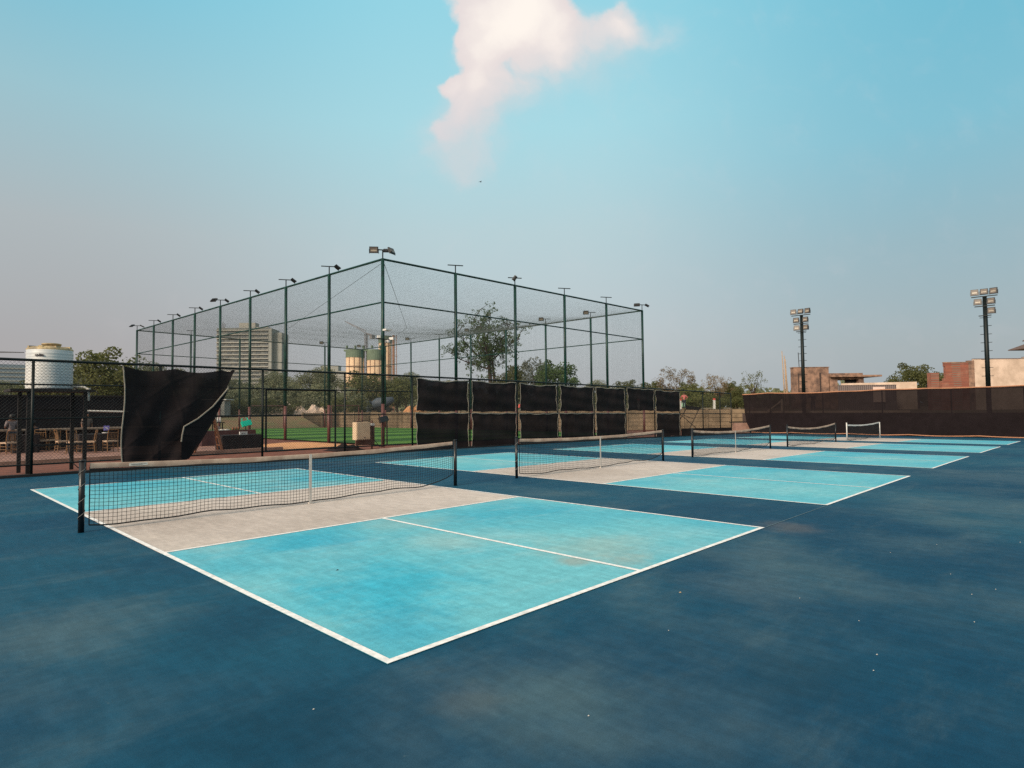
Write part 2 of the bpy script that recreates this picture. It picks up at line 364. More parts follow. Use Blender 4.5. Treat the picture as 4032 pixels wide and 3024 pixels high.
# ------------------------------------------------------------------ nets
def make_net(k, label, sag, pw, white=False, left_hang=.1, right_hang=.1, seed=1):
    cx = k*SP+3.05; cy = 6.83; z0 = gz(cx); half = 3.39
    t = thing('pickleball_net', (cx, cy, z0), label, 'net', 'nets across the courts')
    rr = random.Random(seed); H = .95
    zt = lambda u: H - sag*(1-u*u)                                 # top of the tape, u in -1..1
    def zb(u):
        v = abs(u); base = .035+.05*(1-abs(2*v-1))
        base += (left_hang if u < 0 else right_hang)*max(0, (v-.72)/.28)**2
        return base + .008*math.sin(u*23+seed)
    inset = half-.09
    X = lambda u: cx+u*inset
    yw = lambda u: cy+.012*math.sin(u*9+seed)
    pm = M['white'] if white else M['post']
    for s in (-1, 1):
        p = MB(); gx = gz(cx+s*half)
        p.tube([(cx+s*half, cy, gx-.02), (cx+s*half, cy, gx+H+.03)], pw, 12)
        p.tube([(cx+s*half, cy, gx+H+.03), (cx+s*half, cy, gx+H+.045)], pw*1.12, 12)
        po = p.build('post', pm, t, True)
        if not white and s < 0 and k < 2:
            q = MB()
            hx = []                                                  # one lacing cord wound down the post
            for i in range(4*12+1):
                an = i*math.tau/12; hx.append((cx+s*half+pw*1.08*math.cos(an), cy-pw*1.08*math.sin(an), gx+.9-i*.2/12))
            q.tube(hx, .0035, 5)
            q.build('lacing', M['lacing'], po)
    b = MB(); nv = int(2*inset/.056); cord = .0034
    for i in range(nv+1):
        u = -1+2*i/nv; zz0 = z0+zb(u); zz1 = z0+zt(u)-.05
        xm = X(u)
        b.tube([(xm, yw(u), zz0), (xm+.006*math.sin(i*1.7), yw(u)-.012, (zz0+zz1)/2), (xm, yw(u), zz1)], cord, 3, False)
    nh = 15
    for j in range(1, nh):
        f = j/nh
        b.tube([(X(u), yw(u)-.012*math.sin(f*math.pi), z0+zb(u)*(1-f)+(zt(u)-.07)*f) for u in [-1+2*i/40 for i in range(41)]], cord, 3, False)
    b.build('netting', M['cord'], t)
    b = MB()                                                         # folded tape over the top cable
    N = 60
    for i in range(N):
        u0, u1 = -1+2*i/N, -1+2*(i+1)/N
        w0, w1 = .072+.006*math.sin(u0*17+seed), .072+.006*math.sin(u1*17+seed)
        ra = [(X(u0), yw(u0)-.008, z0+zt(u0)-w0), (X(u0), yw(u0)-.012, z0+zt(u0)-.006), (X(u0), yw(u0), z0+zt(u0)+.002), (X(u0), yw(u0)+.012, z0+zt(u0)-.006), (X(u0), yw(u0)+.008, z0+zt(u0)-w0)]
        rb = [(X(u1), yw(u1)-.008, z0+zt(u1)-w1), (X(u1), yw(u1)-.012, z0+zt(u1)-.006), (X(u1), yw(u1), z0+zt(u1)+.002), (X(u1), yw(u1)+.012, z0+zt(u1)-.006), (X(u1), yw(u1)+.008, z0+zt(u1)-w1)]
        b.add(ra+rb, [(q, q+1, q+6, q+5) for q in range(4)])
    b.build('top_tape', M['white'] if white else M['tape'], t, True)
    b = MB(); us = [-1+2*i/40 for i in range(41)]
    b.tube([(X(u), yw(u), z0+zt(u)-.088) for u in us], .014, 5)
    b.build('headband', M['cord'], t)
    b = MB(); b.tube([(X(u), yw(u), z0+zb(u)) for u in us], .011, 6)
    for s in (-1, 1):
        b.tube([(X(s), yw(s), z0+zb(s)), (X(s), yw(s), z0+zt(s)-.05)], .008, 5)
    b.build('edge_cord', M['cord'], t)
    if not white and k < 3:
        b = MB(); b.box((cx, cy-.016, z0+zt(0)/2), (.05, .006, zt(0)-.01)); b.box((cx, cy-.016, z0+.015), (.07, .05, .03))
        b.build('centre_strap', M['strap'], t)
    if k == 0:
        b = MB(); u = -.82; b.box((X(u)+.0, cy-.022, z0+zt(u)-.032), (.24, .004, .04)); lb = b.build('tape_label', M['label'], t)
        b = MB(); b.box((X(u), cy-.026, z0+zt(u)-.026), (.2, .002, .004)); b.box((X(u)-.02, cy-.026, z0+zt(u)-.037), (.15, .002, .004)); b.build('print', M['greystrip'], lb)
    return t
make_net(0, 'nearest pickleball net, black posts, dusty tape with a white label at its left end', .07, .038, left_hang=.06, right_hang=.22, seed=1)
make_net(1, 'second nearest pickleball net, black posts and white centre strap, cord rising at right end', .06, .034, right_hang=.2, seed=2)
make_net(2, 'third pickleball net from the camera, sagging tape with a centre strap', .12, .034, left_hang=.06, right_hang=.2, seed=3)
make_net(3, 'fourth pickleball net, strongly sagging tape, no strap, between black posts', .15, .034, seed=4)
make_net(4, 'farthest pickleball net, with white posts and white tape', .08, .03, True, seed=5)

# ------------------------------------------------------------------ long chain link fence on the far side of the courts
FY = 16.9
FX = [-5.65, -2.58, .5, 3.53, 6.63, 9.72, 12.80, 15.94, 19.0, 22.02, 25.15, 28.25, 31.45, 34.6, 37.85, 40.5, 42.35]
fence = thing('chain_link_fence', (18, FY, gz(18)), 'long dark chain link fence with posts and rails behind the courts', 'fence')
for i, x in enumerate(FX):
    b = MB(); b.tube([(x, FY, gz(x)-.1), (x, FY, gz(x)+3.06)], .036, 10); b.build('post', M['steel'], fence, True)
for nm, z, r in (('top_rail', 3.06, .036), ('upper_rail', 2.42, .021), ('middle_rail', 1.52, .021), ('bottom_rail', .31, .021)):
    b = MB()
    xs = [x for x in FX if not (nm == 'upper_rail' and x > 13) and not (nm == 'bottom_rail' and x > 35)]
    b.tube([(x, FY, gz(x)+z) for x in xs], r, 8); b.build(nm, M['steel'], fence, True)
def diamond(b, p0, p1, h0, h1, cell, r, zf):
    """diagonal wires in both directions over a vertical rectangle"""
    p0, p1 = Vector(p0), Vector(p1); L = (p1-p0).length; d = (p1-p0)/L; Hh = h1-h0
    nrm = Vector((-d.y, d.x, 0))
    n = int((L+Hh)/cell)
    for s in (1, -1):
        for i in range(n+1):
            a = i*cell-Hh                                            # start along the fence at the bottom
            t0, t1 = max(0, -a), min(Hh, L-a)
            if t1-t0 < .02: continue
            q = []
            for t in (t0, t1):
                u = a+t; zz = h0+t if s == 1 else h1-t
                q.append(p0+d*u+Vector((0,0,zz))+nrm*(.003*s))
            for e in q: e.z += zf(e.x)
            b.tube(q, r, 3, False)
b = MB(); diamond(b, (-5.65, FY+.03, 0), (42.35, FY+.03, 0), .31, 3.04, .088, .0027, gz)
b.build('wire_mesh', M['wire'], fence)
b = MB(); b.tube([(34.6, FY, gz(35)+1.5), (37.8, FY, gz(38)+.1)], .02, 6); b.build('brace', M['steel'], fence)

gate = thing('fence_gate', (8.08, FY+.09, .3), 'tall rectangular gate frame hung in the chain link fence', 'gate')
b = MB()
for p, q in (((6.79,.3),(6.79,2.39)), ((9.38,.25),(9.38,2.39)), ((6.79,2.39),(9.38,2.39)), ((6.79,.3),(9.38,.3))):
    b.tube([(p[0], FY+.09, p[1]), (q[0], FY+.09, q[1])], .034, 8)
b.build('frame', M['steel'], gate)

# shade cloth panels tied to the fence
def panel(x0, x1, zt, zb, label, seed, group='black cloth panels tied to the long fence'):
    rr = random.Random(seed); y = FY-.06
    ph = [rr.uniform(0, 6.28) for _ in range(6)]; sg = rr.uniform(.03, .09) if zb > 1 else rr.uniform(.0, .04)
    def P(u, v):
        x = x0+(x1-x0)*u; w = x1-x0
        top = zt - sg*math.sin(u*math.pi)**2 - .035*abs(math.sin(u*math.pi*3+ph[0])) ; bot = zb+.035*abs(math.sin(u*math.pi*2.5+ph[1]))
        z = bot+(top-bot)*v
        x += (.05*math.sin(v*math.pi))*(1-2*u)+.012*math.sin(v*11+ph[2])
        yy = y-.025*math.sin(u*9+ph[3]+v*2)-.018*math.sin(v*14+ph[4]+3*u)-.03*math.sin(u*math.pi)*math.sin(v*math.pi)
        yy -= .02*math.exp(-((v-.9)/.12)**2)*math.sin(u*24+ph[5])
        return (x, yy, z+gz(x))
    b = MB(); b.grid(28, 16, P); o = b.build('shade_cloth_panel', M['cloth'], None, True)
    tag(o, label, 'cloth panel', group)
    # origin at the panel's lower middle
    b = MB()
    n = 24
    for edge in ([(i/n, 1) for i in range(n+1)], [(0, i/n) for i in range(n+1)], [(1, i/n) for i in range(n+1)]):
        b.tube([Vector(P(*e))+Vector((0, -.008, 0)) for e in edge], .022 if edge[0][1] == 1 and edge[1][1] == 1 else .012, 5)
    b.build('edge_binding', M['bind'], o)
    return o
UP = [(12.97,15.80,2.99,1.62),(16.03,18.85,3.0,1.58),(19.10,21.90,2.97,1.60),(22.14,25.02,2.97,1.60),(25.22,28.10,2.97,1.60),(28.33,31.33,3.02,1.66),(31.52,34.50,3.0,1.62)]
LO = [(12.93,15.84,1.56,.05),(16.0,18.88,1.55,.04),(19.10,22.0,1.53,.06),(22.17,25.03,1.53,.05),(25.2,28.15,1.53,.06),None,(31.52,34.45,1.53,.05)]
ordw = ['first', 'second', 'third', 'fourth', 'fifth', 'sixth', 'last']
for i, a in enumerate(UP):
    ex = {0: 'upper black cloth panel nearest the gate, first from the left', 5: 'upper black cloth panel above the open gap, sixth from the left', 6: 'upper black cloth panel at the far right end of the row'}
    panel(*a, ex.get(i, 'upper black cloth panel on the fence, %s from the left' % ordw[i]), 20+i)
for i, a in enumerate(LO):
    if not a: continue
    ex = {0: 'lower black cloth panel nearest the gate, first from the left', 4: 'lower black cloth panel just left of the open gap', 6: 'lower black cloth panel right of the open gap'}
    panel(*a, ex.get(i, 'lower black cloth panel on the fence, %s from the left' % ordw[i]), 40+i)

# big loose cloth hanging by its top corners
def loose_edge(z):                                                  # right hand edge of the loose cloth
    pts = [(.2, 4.25), (.76, 4.60), (1.45, 5.0), (2.41, 5.42), (3.02, 5.72)]
    for (za, xa), (zb_, xb) in zip(pts, pts[1:]):
        if z <= zb_: return xa+(xb-xa)*(z-za)/(zb_-za)
    return pts[-1][1]
def LP(u, v):
    xt = 2.55+(5.72-2.55)*u
    top = 2.99-.1*abs(math.sin(u*math.pi*2.3))-.03*math.sin(u*math.pi) if u < .97 else 3.0
    z = .2+(top-.2)*v
    xl = 2.55-.03*math.sin(v*7); xr = loose_edge(z)
    x = xl+(xr-xl)*u
    y = FY-.08-.05*math.sin(u*8+v*3)*(.4+v*.6)-.03*math.sin(u*17-v*5)-.05*u*(1-v)-.018*max(0, 1-abs(math.sin((u*2.2+v*1.3)*3.1))*5)-.014*max(0, 1-abs(math.sin((u*1.6-v*2.1)*3.7+1))*6)
    return (x, y, z)
b = MB(); b.grid(70, 56, LP); loose = b.build('loose_shade_cloth', M['cloth'], None, True)
tag(loose, 'large loose black cloth hanging crookedly from the fence, its lower right corner folded back', 'cloth')
b = MB(); b.tube([Vector(LP(0, i/30))+Vector((0,-.012,0)) for i in range(31)], .019, 5); b.build('edge_binding', M['bind'], loose)
FOLD = [(5.42, 2.41), (4.95, 1.82), (4.52, 1.45), (4.12, 1.21), (4.07, .95), (4.05, .76)]
b = MB()
for (xa, za), (xb, zb_) in zip(FOLD, FOLD[1:]):
    b.add([(xa, FY-.23, za), (xb, FY-.25, zb_), (max(loose_edge(zb_)+.03, xb+.02), FY-.16, zb_-.05), (max(loose_edge(za)+.03, xa+.02), FY-.16, za-.05)], [(0,1,2,3)])
b.add([(4.05, FY-.25, .76), (4.07, FY-.2, .24), (4.3, FY-.15, .22), (4.63, FY-.16, .71)], [(0,1,2,3)])
fl = b.build('folded_flap', M['cloth'], loose)
b = MB(); b.tube([(x, FY-.255, z) for x, z in FOLD], .022, 5); b.build('flap_binding', M['bind'], fl)

# ------------------------------------------------------------------ back fence with see-through screen
BX = 48.0; BG = gz(48)
bf = thing('screen_fence', (BX, 7, BG), 'dark post fence carrying the long screen behind the last court', 'fence')
for y in (17.9, 16.2, 12.2, 8.2, 4.1, .3, -3.7, -7.6):
    b = MB(); b.tube([(BX+.06, y, BG-.1), (BX+.06, y, BG+3.24)], .042, 8); b.build('post', M['steel'], bf, True)
b = MB(); b.tube([(BX+.06, 18.3, BG+3.2), (BX+.06, -7.6, BG+3.24)], .025, 6); b.build('top_rail', M['steel'], bf)
b = MB(); b.tube([(BX+.06, 18.3, BG+1.6), (BX+.06, -7.6, BG+1.6)], .02, 6); b.build('middle_rail', M['steel'], bf)
topz = [(18.42,2.66),(16.18,2.74),(13.5,2.66),(11.42,2.71),(9.8,2.73),(8.33,2.78),(5.51,2.78),(2.73,2.77),(.29,2.82),(-8,2.84)]
def tz(y):
    for (ya, za), (yb, zb_) in zip(topz, topz[1:]):
        if y >= yb: return za+(zb_-za)*(ya-y)/(ya-yb)
    return topz[-1][1]
def SPt(u, v):
    yl = 18.42-.32*(1-v)-(.35 if v < .25 else 0)*(1-v*4)
    y = yl+(-7.8-yl)*u
    t_ = tz(y)-.025*abs(math.sin(y*1.15)); bt = -.43-.06*abs(math.sin(y*.8+1))
    return (BX-.05+.035*math.sin(y*2.1+v*3)+.03*math.sin(v*9+y*.7), y, bt+(t_-bt)*v)
b = MB(); b.grid(110, 14, SPt); scr = b.build('shade_screen', M['cloth2'], None, True)
tag(scr, 'long see-through black screen with tan edges stretched along the back fence', 'screen')
for v, r in ((1, .038), (0, .032)):
    b = MB(); b.tube([Vector(SPt(i/110, v))+Vector((-.02,0,0)) for i in range(111)], r, 5); b.build('edge_binding', M['tan'], scr)

# ------------------------------------------------------------------ netted sports cage
def ctop(x, y):
    u = (x-14.5)/23.1; v = (y-21.5)/39.5
    return (8.98*(1-u)+8.98*u)*(1-v)+(9.42*(1-u)+8.92*u)*v
cage = thing('sports_cage', (26, 41, gz(26)), 'tall green pole sports cage with netting walls and roof behind the fence', 'sports cage')
lampsets = {}
left = [(14.5, 21.5+40.5*i/8) for i in range(9)]
right = [(37.6, 21.5+38.5*i/8) for i in range(9)]
front = [(14.5+23.1*i/5, 21.5) for i in range(6)]
backr = [(14.5+23.1*i/5, 62-2*i/5) for i in range(6)]
def floodlight(parent, c, yaw, tilt, sc_=1., name='floodlight', W=.62, H=.46):
    """lamp box looking along yaw, tilted down; child lens"""
    Mx = Matrix.Rotation(yaw, 3, 'Z') @ Matrix.Rotation(tilt, 3, 'X')
    c = Vector(c); b = MB()
    b.box(c, (W*sc_, .10*sc_, H*sc_), M=Mx)
    for s in (-1, 1): b.box(c+Mx @ Vector((s*(W/2+.02)*sc_, .04*sc_, -.1*sc_)), (.025*sc_, .05*sc_, .34*sc_), M=Mx)
    for q in (-.2, -.1, 0, .1, .2): b.box(c+Mx @ Vector((q*sc_, .075*sc_, 0)), (.02*sc_, .05*sc_, (H-.06)*sc_), M=Mx)
    o = b.build(name, M['lampbody'], parent)
    b = MB(); b.box(c+Mx @ Vector((0, -.055*sc_, 0)), ((W-.12)*sc_, .012*sc_, (H-.12)*sc_), M=Mx); g = b.build('lens', M['lens'], o)
    b = MB(); b.box(c+Mx @ Vector((0, -.064*sc_, -.04*sc_)), ((W-.2)*sc_, .008*sc_, .09*sc_), M=Mx); b.build('reflector', M['glass'], o)
    return o
def cage_pole(x, y, axis, lamps):
    """axis: direction of the T bracket; lamps: list of +1/-1 for sides carrying a lamp"""
    zt = ctop(x, y); g = gz(x); r = .085
    b = MB(); b.tube([(x, y, g+2.0), (x, y, zt)], r, 10); o = b.build('pole', M['polegreen'], cage, True)
    b = MB(); b.tube([(x, y, g-.1), (x, y, g+2.0)], r+.002, 10); b.build('painted_base', M['polemaroon'], o, True)
    b = MB(); a = Vector((math.cos(axis), math.sin(axis), 0)); p = Vector((x, y, zt))
    b.tube([p, p+Vector((0,0,.42))], .03, 6); b.bar(p+Vector((0,0,.42))-a*.42, p+Vector((0,0,.42))+a*.42, .045)
    b.build('lamp_bracket', M['steel'], o)
    for (s, yaw, tilt) in lamps:
        q = p+Vector((0,0,.42))+a*(s*.42)
        floodlight(o, q+Vector((0,0,-.02)), yaw, tilt, .68)
for i, (x, y) in enumerate(left):
    # lamps lean inward over the field
    ls = {0: [(-1, R(-40), R(15)), (1, R(20), R(-25)), (.55, R(140), R(55))], 4: [(1, R(75), R(-55)), (-1, R(120), R(40))], 8: [(1, R(60), R(-60)), (-1, R(110), R(50))]}.get(i, [(1, R(75), R(-55))])
    cage_pole(x, y, R(-30), ls)
for i, (x, y) in enumerate(front[1:]):
    i += 1
    ls = {2: [(0, R(30), R(35))], 5: [(-1, R(120), R(45)), (1, R(40), R(-60))]}.get(i, [])
    cage_pole(x, y, R(-30), ls)
for i, (x, y) in enumerate(right[1:]):
    cage_pole(x, y, R(-40), [(-.9, R(-50), R(30))] if i in (0, 1, 3, 5, 7) else [])
for i, (x, y) in enumerate(backr[1:5]):
    cage_pole(x, y, R(-30), [(-.9, R(-40), R(30))] if i == 3 else [])
for row in (left, front, right, backr):
    b = MB(); b.tube([(x, y, ctop(x, y)-.03) for x, y in row], .055, 6); b.build('top_rail', M['polegreen'], cage)
    b = MB(); b.tube([(x, y, ctop(x, y)*.765+gz(x)*.235) for x, y in row], .04, 6); b.build('middle_rail', M['polegreen'], cage)
th = .002
for row in (left, front, right, backr):
    (xa, ya), (xb, yb) = row[0], row[-1]
    L = math.hypot(xb-xa, yb-ya); n = int(L/.075); b = MB()
    for i in range(n+1):
        f = i/n; x, y = xa+(xb-xa)*f, ya+(yb-ya)*f
        b.tube([(x, y, gz(x)+.05), (x, y, ctop(x, y)-.05)], th, 3, False)
    for j in range(1, 118):
        f = j/118
        b.tube([(x, y, gz(x)+f*(ctop(x, y)-gz(x))) for x, y in ((xa+(xb-xa)*k/8, ya+(yb-ya)*k/8) for k in range(9))], th, 3, False)
    b.build('wall_netting', M['net'], cage)
def roofz(u, v):
    z = (8.98*(1-v)+(9.42*(1-u)+8.92*u)*v)
    s = 4*u*(1-u); w = 4*v*(1-v)
    return z-.05-3.5*s*(v**.4)*(1-v)**2-.02*abs(math.sin(v*8*math.pi))*(s**.5)
def RP(u, v): return (14.5+23.1*u, 21.5+(40.5*(1-u)+38.5*u)*v, roofz(u, v))
b = MB()
for i in range(260):
    u = i/259; b.tube([RP(u, k/16) for k in range(17)], th*.75, 3, False)
for j in range(440):
    v = j/439; b.tube([RP(k/12, v) for k in range(13)], th*.75, 3, False)
b.build('roof_netting', M['net'], cage)
b = MB(); b.tube([(14.55, 21.6, 8.8), (18.5, 40, 7.6)], .012, 4); b.tube([RP(0, .0), RP(.5, .35), RP(1, .9)], .012, 4); b.build('stay_cable', M['net'], cage)

# cameras and clutter fixed low on the corner pole
cam_ = thing('security_camera', (14.5, 21.4, 5.2), 'white camera cluster clamped on the corner pole of the sports cage', 'camera')
b = MB(); b.bar((14.0, 21.35, 5.05), (14.9, 21.35, 5.05), .04); b.build('bracket', M['steel'], cam_)
for dx, dz in ((-.38, .08), (.12, -.1), (.36, .05)):
    b = MB(); b.box((14.5+dx, 21.28, 5.05+dz), (.12, .24, .12), rz=dx); b.build('camera_body', M['white'], cam_)
b = MB(); b.box((14.62, 21.3, 5.5), (.35, .3, .08)); b.build('rain_cover', M['white'], cam_)

def pole_lamp(loc, m, label):
    t = thing('portable_floodlight', loc, label, 'floodlight')
    x, y, z = loc; Mx = Matrix.Rotation(R(-12), 3, 'Y') @ Matrix.Rotation(R(-18), 3, 'X')
    b = MB(); b.box(loc, (.46, .14, .26), M=Mx); b.box(Vector(loc)+Mx @ Vector((0, .1, 0)), (.38, .08, .2), M=Mx); b.build('housing', m, t)
    b = MB()
    for s in (-.13, .13): b.tube([Vector(loc)+Mx @ Vector((s, .05, .12)), Vector(loc)+Mx @ Vector((s*1.1, .05, .26)), Vector(loc)+Mx @ Vector((s*.6, .05, .28))], .025, 6)
    b.build('bracket', m, t)
    b = MB(); b.tube([(x+.02, y+.12, .05), (x+.02, y+.12, z-.1)], .025, 6); b.build('stand', M['rust'], t)
pole_lamp((10.12, 26.6, 1.08), M['teal'], 'bright teal portable floodlight behind the buffet tables')
pole_lamp((14.36, 21.25, 1.22), M['lampbody'], 'black portable floodlight mounted low by the corner pole of the sports cage')
b = MB(); b.tube([(15.07, 22, -.05), (15.07, 22, 1.22)], .035, 8); tag(b.build('short_post', M['rust']), 'short rusty post standing at the edge of the striped turf', 'post')

# football goals on the turf
def goal(x0, x1, y, label):
    t = thing('football_goal', ((x0+x1)/2, y, gz(x0)), label, 'goal', 'goals on the turf')
    for x in (x0, x1):
        b = MB(); b.tube([(x, y, gz(x)), (x, y, 2.2)], .06, 8); b.build('goal_post', M['polemaroon'], t)
    b = MB(); b.tube([(x0, y, 2.2), (x1, y, 2.2)], .06, 8); b.build('crossbar', M['polemaroon'], t)
    b = MB()
    for i in range(24):
        x = x0+(x1-x0)*i/23; b.tube([(x, y, 2.2), (x, y+.9, gz(x))], .006, 3, False)
    for j in range(14):
        f = j/13; b.tube([(x0, y+.9*f, 2.2*(1-f)+gz(x0)*f), (x1, y+.9*f, 2.2*(1-f)+gz(x1)*f)], .006, 3, False)
    b.build('goal_net', M['net'], t)
goal(23.46, 26.98, 58, 'football goal on the turf seen left of the gate post')
goal(32.2, 35.6, 57.5, 'football goal on the turf behind the beige electrical box')

# ------------------------------------------------------------------ tank on its stand
st = thing('tank_stand', (1.12, 18.05, 0), 'rusty dark steel stand carrying the water tank', 'stand')
TS = [(.44, 18.5), (.52, 17.6), (1.66, 18.5), (1.80, 17.6)]
for x, y in TS:
    b = MB(); b.bar((x, y, 0), (x, y, 2.25), .09); b.build('leg', M['rust'], st)
b = MB(); b.box((1.05, 18.05, 2.285), (1.9, 1.25, .07)); b.build('platform', M['rust'], st)
b = MB(); b.bar((.52, 17.6, .78), (1.8, 17.6, .78), .05); b.bar((.44, 18.5, 1.75), (1.66, 18.5, 1.75), .05); b.bar((.52, 17.6, 1.42), (1.8, 17.6, 1.42), .03)
b.build('brace', M['rust'], st)
tk = thing('water_tank', (1.03, 18.05, 2.32), 'round white plastic water tank standing on the rusty stand', 'tank')
prof = [(.5, 0), (.54, .03)]
z = .03
while z < .98:
    prof += [(.545, z+.02), (.537, z+.045), (.545, z+.07)]; z += .08
prof += [(.545, 1.03), (.53, 1.06), (.545, 1.1)]
b = MB(); b.lathe(prof, 40, (1.03, 18.05, 2.32)); body = b.build('tank_body', M['tank'], tk, True)
b = MB(); b.lathe([(.545, 1.10), (.54, 1.14), (.50, 1.18), (.34, 1.21), (.25, 1.22)], 40, (1.03, 18.05, 2.32)); 
for k in range(8):
    a = k*math.pi/4+.2; b.box((1.03+.4*math.cos(a), 18.05+.4*math.sin(a), 2.32+1.18), (.24, .1, .06), rz=a)
b.build('shoulder', M['tanklid'], tk, False)
b = MB(); b.lathe([(.22, 1.2), (.22, 1.27), (.235, 1.27), (.235, 1.3), (.2, 1.31)], 24, (1.06, 18.05, 2.32)); b.build('lid', M['tanklid'], tk, True)
def text(body_, size, loc, rot, m, name, parent, bold=.0):
    cu = bpy.data.curves.new(name, 'FONT'); cu.body = body_; cu.size = size; cu.align_x = 'CENTER'; cu.align_y = 'CENTER'; cu.offset = bold; cu.extrude = .003
    o = bpy.data.objects.new(name, cu); COL.objects.link(o)
    me = bpy.data.meshes.new_from_object(o.evaluated_get(bpy.context.evaluated_depsgraph_get()))
    bpy.data.objects.remove(o); me.materials.append(m)
    o = bpy.data.objects.new(name, me); COL.objects.link(o); o.parent = parent
    off = Vector((0,0,0)); p = parent
    while p is not None: off += p.location; p = p.parent
    o.location = Vector(loc)-off; o.rotation_euler = rot; return o
a = R(258-22)
text('ovita', .11, (1.03+.556*math.cos(a), 18.05+.556*math.sin(a), 3.26), (R(90), 0, a+R(90)), M['black'], 'lettering', tk, .004)
pipe = thing('overflow_pipe', (1.7, 17.9, 2.2), 'white plastic pipe bent down beside the tank stand', 'pipe')
b = MB(); b.tube([(1.5, 17.75, 2.42), (1.75, 17.6, 2.40), (1.86, 17.55, 2.33), (1.87, 17.55, 2.0)], .035, 8); b.build('pipe_run', M['pvc'], pipe, True)
b = MB(); b.lathe([(.05, 0), (.05, .1)], 10, (1.865, 17.55, 2.27)); b.build('elbow', M['pvc'], pipe)
b = MB(); b.tube([(1.46, 18.0, .85), (1.45, 17.7, .55), (1.47, 17.5, .3), (1.62, 17.4, .12), (1.8, 17.35, .02)], .014, 6)
tag(b.build('garden_hose', M['cord'], None, True), 'thin dark hose drooping between the tank stand legs', 'hose')

# ------------------------------------------------------------------ seating area behind the fence
b = MB(); b.box((1.6, 34.1, 1.26), (17.6, .06, 2.5)); sw = tag(b.build('screen_wall', M['screenwall']), 'tall dark cloth screen wall behind the chairs', 'screen wall')
for x in (-6, -2.5, 1, 4.5, 8, 10.3):
    b = MB(); b.bar((x, 34.0, 0), (x, 34.0, 2.56), .08); b.build('post', M['rust'], sw)
b = MB(); b.bar((-7.2, 34.0, 2.53), (10.4, 34.0, 2.53), .07); b.build('rail', M['rust'], sw)
bar = thing('bar_counter', (3.2, 30, .05), 'long dark bar counter with pale top edge behind the chairs', 'counter')
b = MB(); b.box((2.6, 30.3, .48), (9.4, .5, .86)); b.build('front', M['darkcloth'], bar)
b = MB(); b.box((2.6, 30.2, .95), (9.5, .8, .07)); b.build('counter_top', M['counter'], bar)
b = MB(); b.tube([(4.9, 33, 1.76), (6.7, 33, 1.70)], .045, 8); tag(b.build('white_pipe', M['pvc']), 'straight white pipe fixed across the dark screen wall', 'pipe')
def table(x, y, w, d, h, label, mc, rz=0):
    t = thing('draped_table', (x, y, .05), label, 'table', 'draped tables of the seating area')
    b = MB(); Mx = Matrix.Rotation(rz, 3, 'Z')
    n = 40; ring = []
    for i in range(n):
        s = i/n*4; k = int(s); f = s-k
        cs = [(-1,-1),(1,-1),(1,1),(-1,1)]; p, q = cs[k], cs[(k+1) % 4]
        ring.append(((p[0]+(q[0]-p[0])*f)*w/2, (p[1]+(q[1]-p[1])*f)*d/2))
    top = [Mx @ Vector((a_, c_, 0))+Vector((x, y, h)) for a_, c_ in ring]
    bot = [Mx @ Vector((a_*(1.03+.02*(i % 2)), c_*(1.05+.05*(i % 2)), 0))+Vector((x, y, .06)) for i, (a_, c_) in enumerate(ring)]
    b.add(top+bot, [(i, n+i, n+(i+1) % n, (i+1) % n) for i in range(n)]+[tuple(range(n))])
    b.build('tablecloth', mc, t)
    b = MB(); b.box((x, y, h+.006), (w*.98, d*.98, .008), rz=rz); b.build('table_top', mc, t)
    for s in (-1, 1):
        for q in (-1, 1):
            b = MB(); b.bar(Mx @ Vector((s*w*.44, q*d*.4, 0))+Vector((x, y, .05)), Mx @ Vector((s*w*.44, q*d*.4, 0))+Vector((x, y, h-.01)), .03); b.build('leg', M['rust'], t)
    return t
table(1.95, 28.9, .85, .8, .78, 'black draped table by the leftmost gold chair', M['darkcloth'])
table(4.0, 27.4, 1.1, .9, .76, 'black draped table between the two right hand gold chairs', M['darkcloth'])
table(8.4, 23.2, 1.6, .75, .66, 'black draped buffet table right of the wooden ladder', M['darkcloth'])
table(9.5, 27.35, 2.5, .7, .74, 'maroon draped buffet table holding trays and cups', M['maroon'])
def box_thing(name, c, d, m, label, cat, rz=0, group=None):
    b = MB(); b.box(c, d, rz); return tag(b.build(name, m), label, cat, group)
sg = thing('table_sign', (8.46, 22.9, .67), 'small white sign box on the black buffet table', 'sign')
b = MB(); b.box((8.46, 22.9, .735), (.32, .08, .13)); b.build('panel', M['white'], sg)
b = MB(); b.box((8.46, 22.857, .75), (.22, .004, .014)); b.box((8.44, 22.857, .72), (.16, .004, .012)); b.build('print', M['greystrip'], sg)
for i, x in enumerate((8.98, 9.2, 9.42)):
    t = thing('serving_tray', (x, 27.2, .76), 'white serving tray on the maroon table, %s' % ('next to the ladder', 'middle of three', 'nearest the cups')[i], 'tray', 'white trays in a row')
    b = MB(); b.box((x, 27.2, .775), (.17, .3, .03)); b.build('tray', M['white'], t)
    b = MB(); b.box((x, 27.2, .80), (.14, .26, .02)); b.build('lid', M['pvc'], t)
for i, x in enumerate((9.72, 9.85, 9.98)):
    b = MB(); b.lathe([(.045, 0), (.05, .1), (.042, .13), (.02, .15)], 10, (x, 27.2, .755))
    tag(b.build('brown_jar', M['wood'], None, True), 'brown jar on the maroon table, %s' % ('leftmost of three', 'middle of three', 'rightmost of three')[i], 'jar', 'brown jars on the table')
box_thing('storage_box', (9.08, 27.45, .86), (.2, .2, .2), M['greystrip'], 'small grey box at the back of the maroon table', 'box')
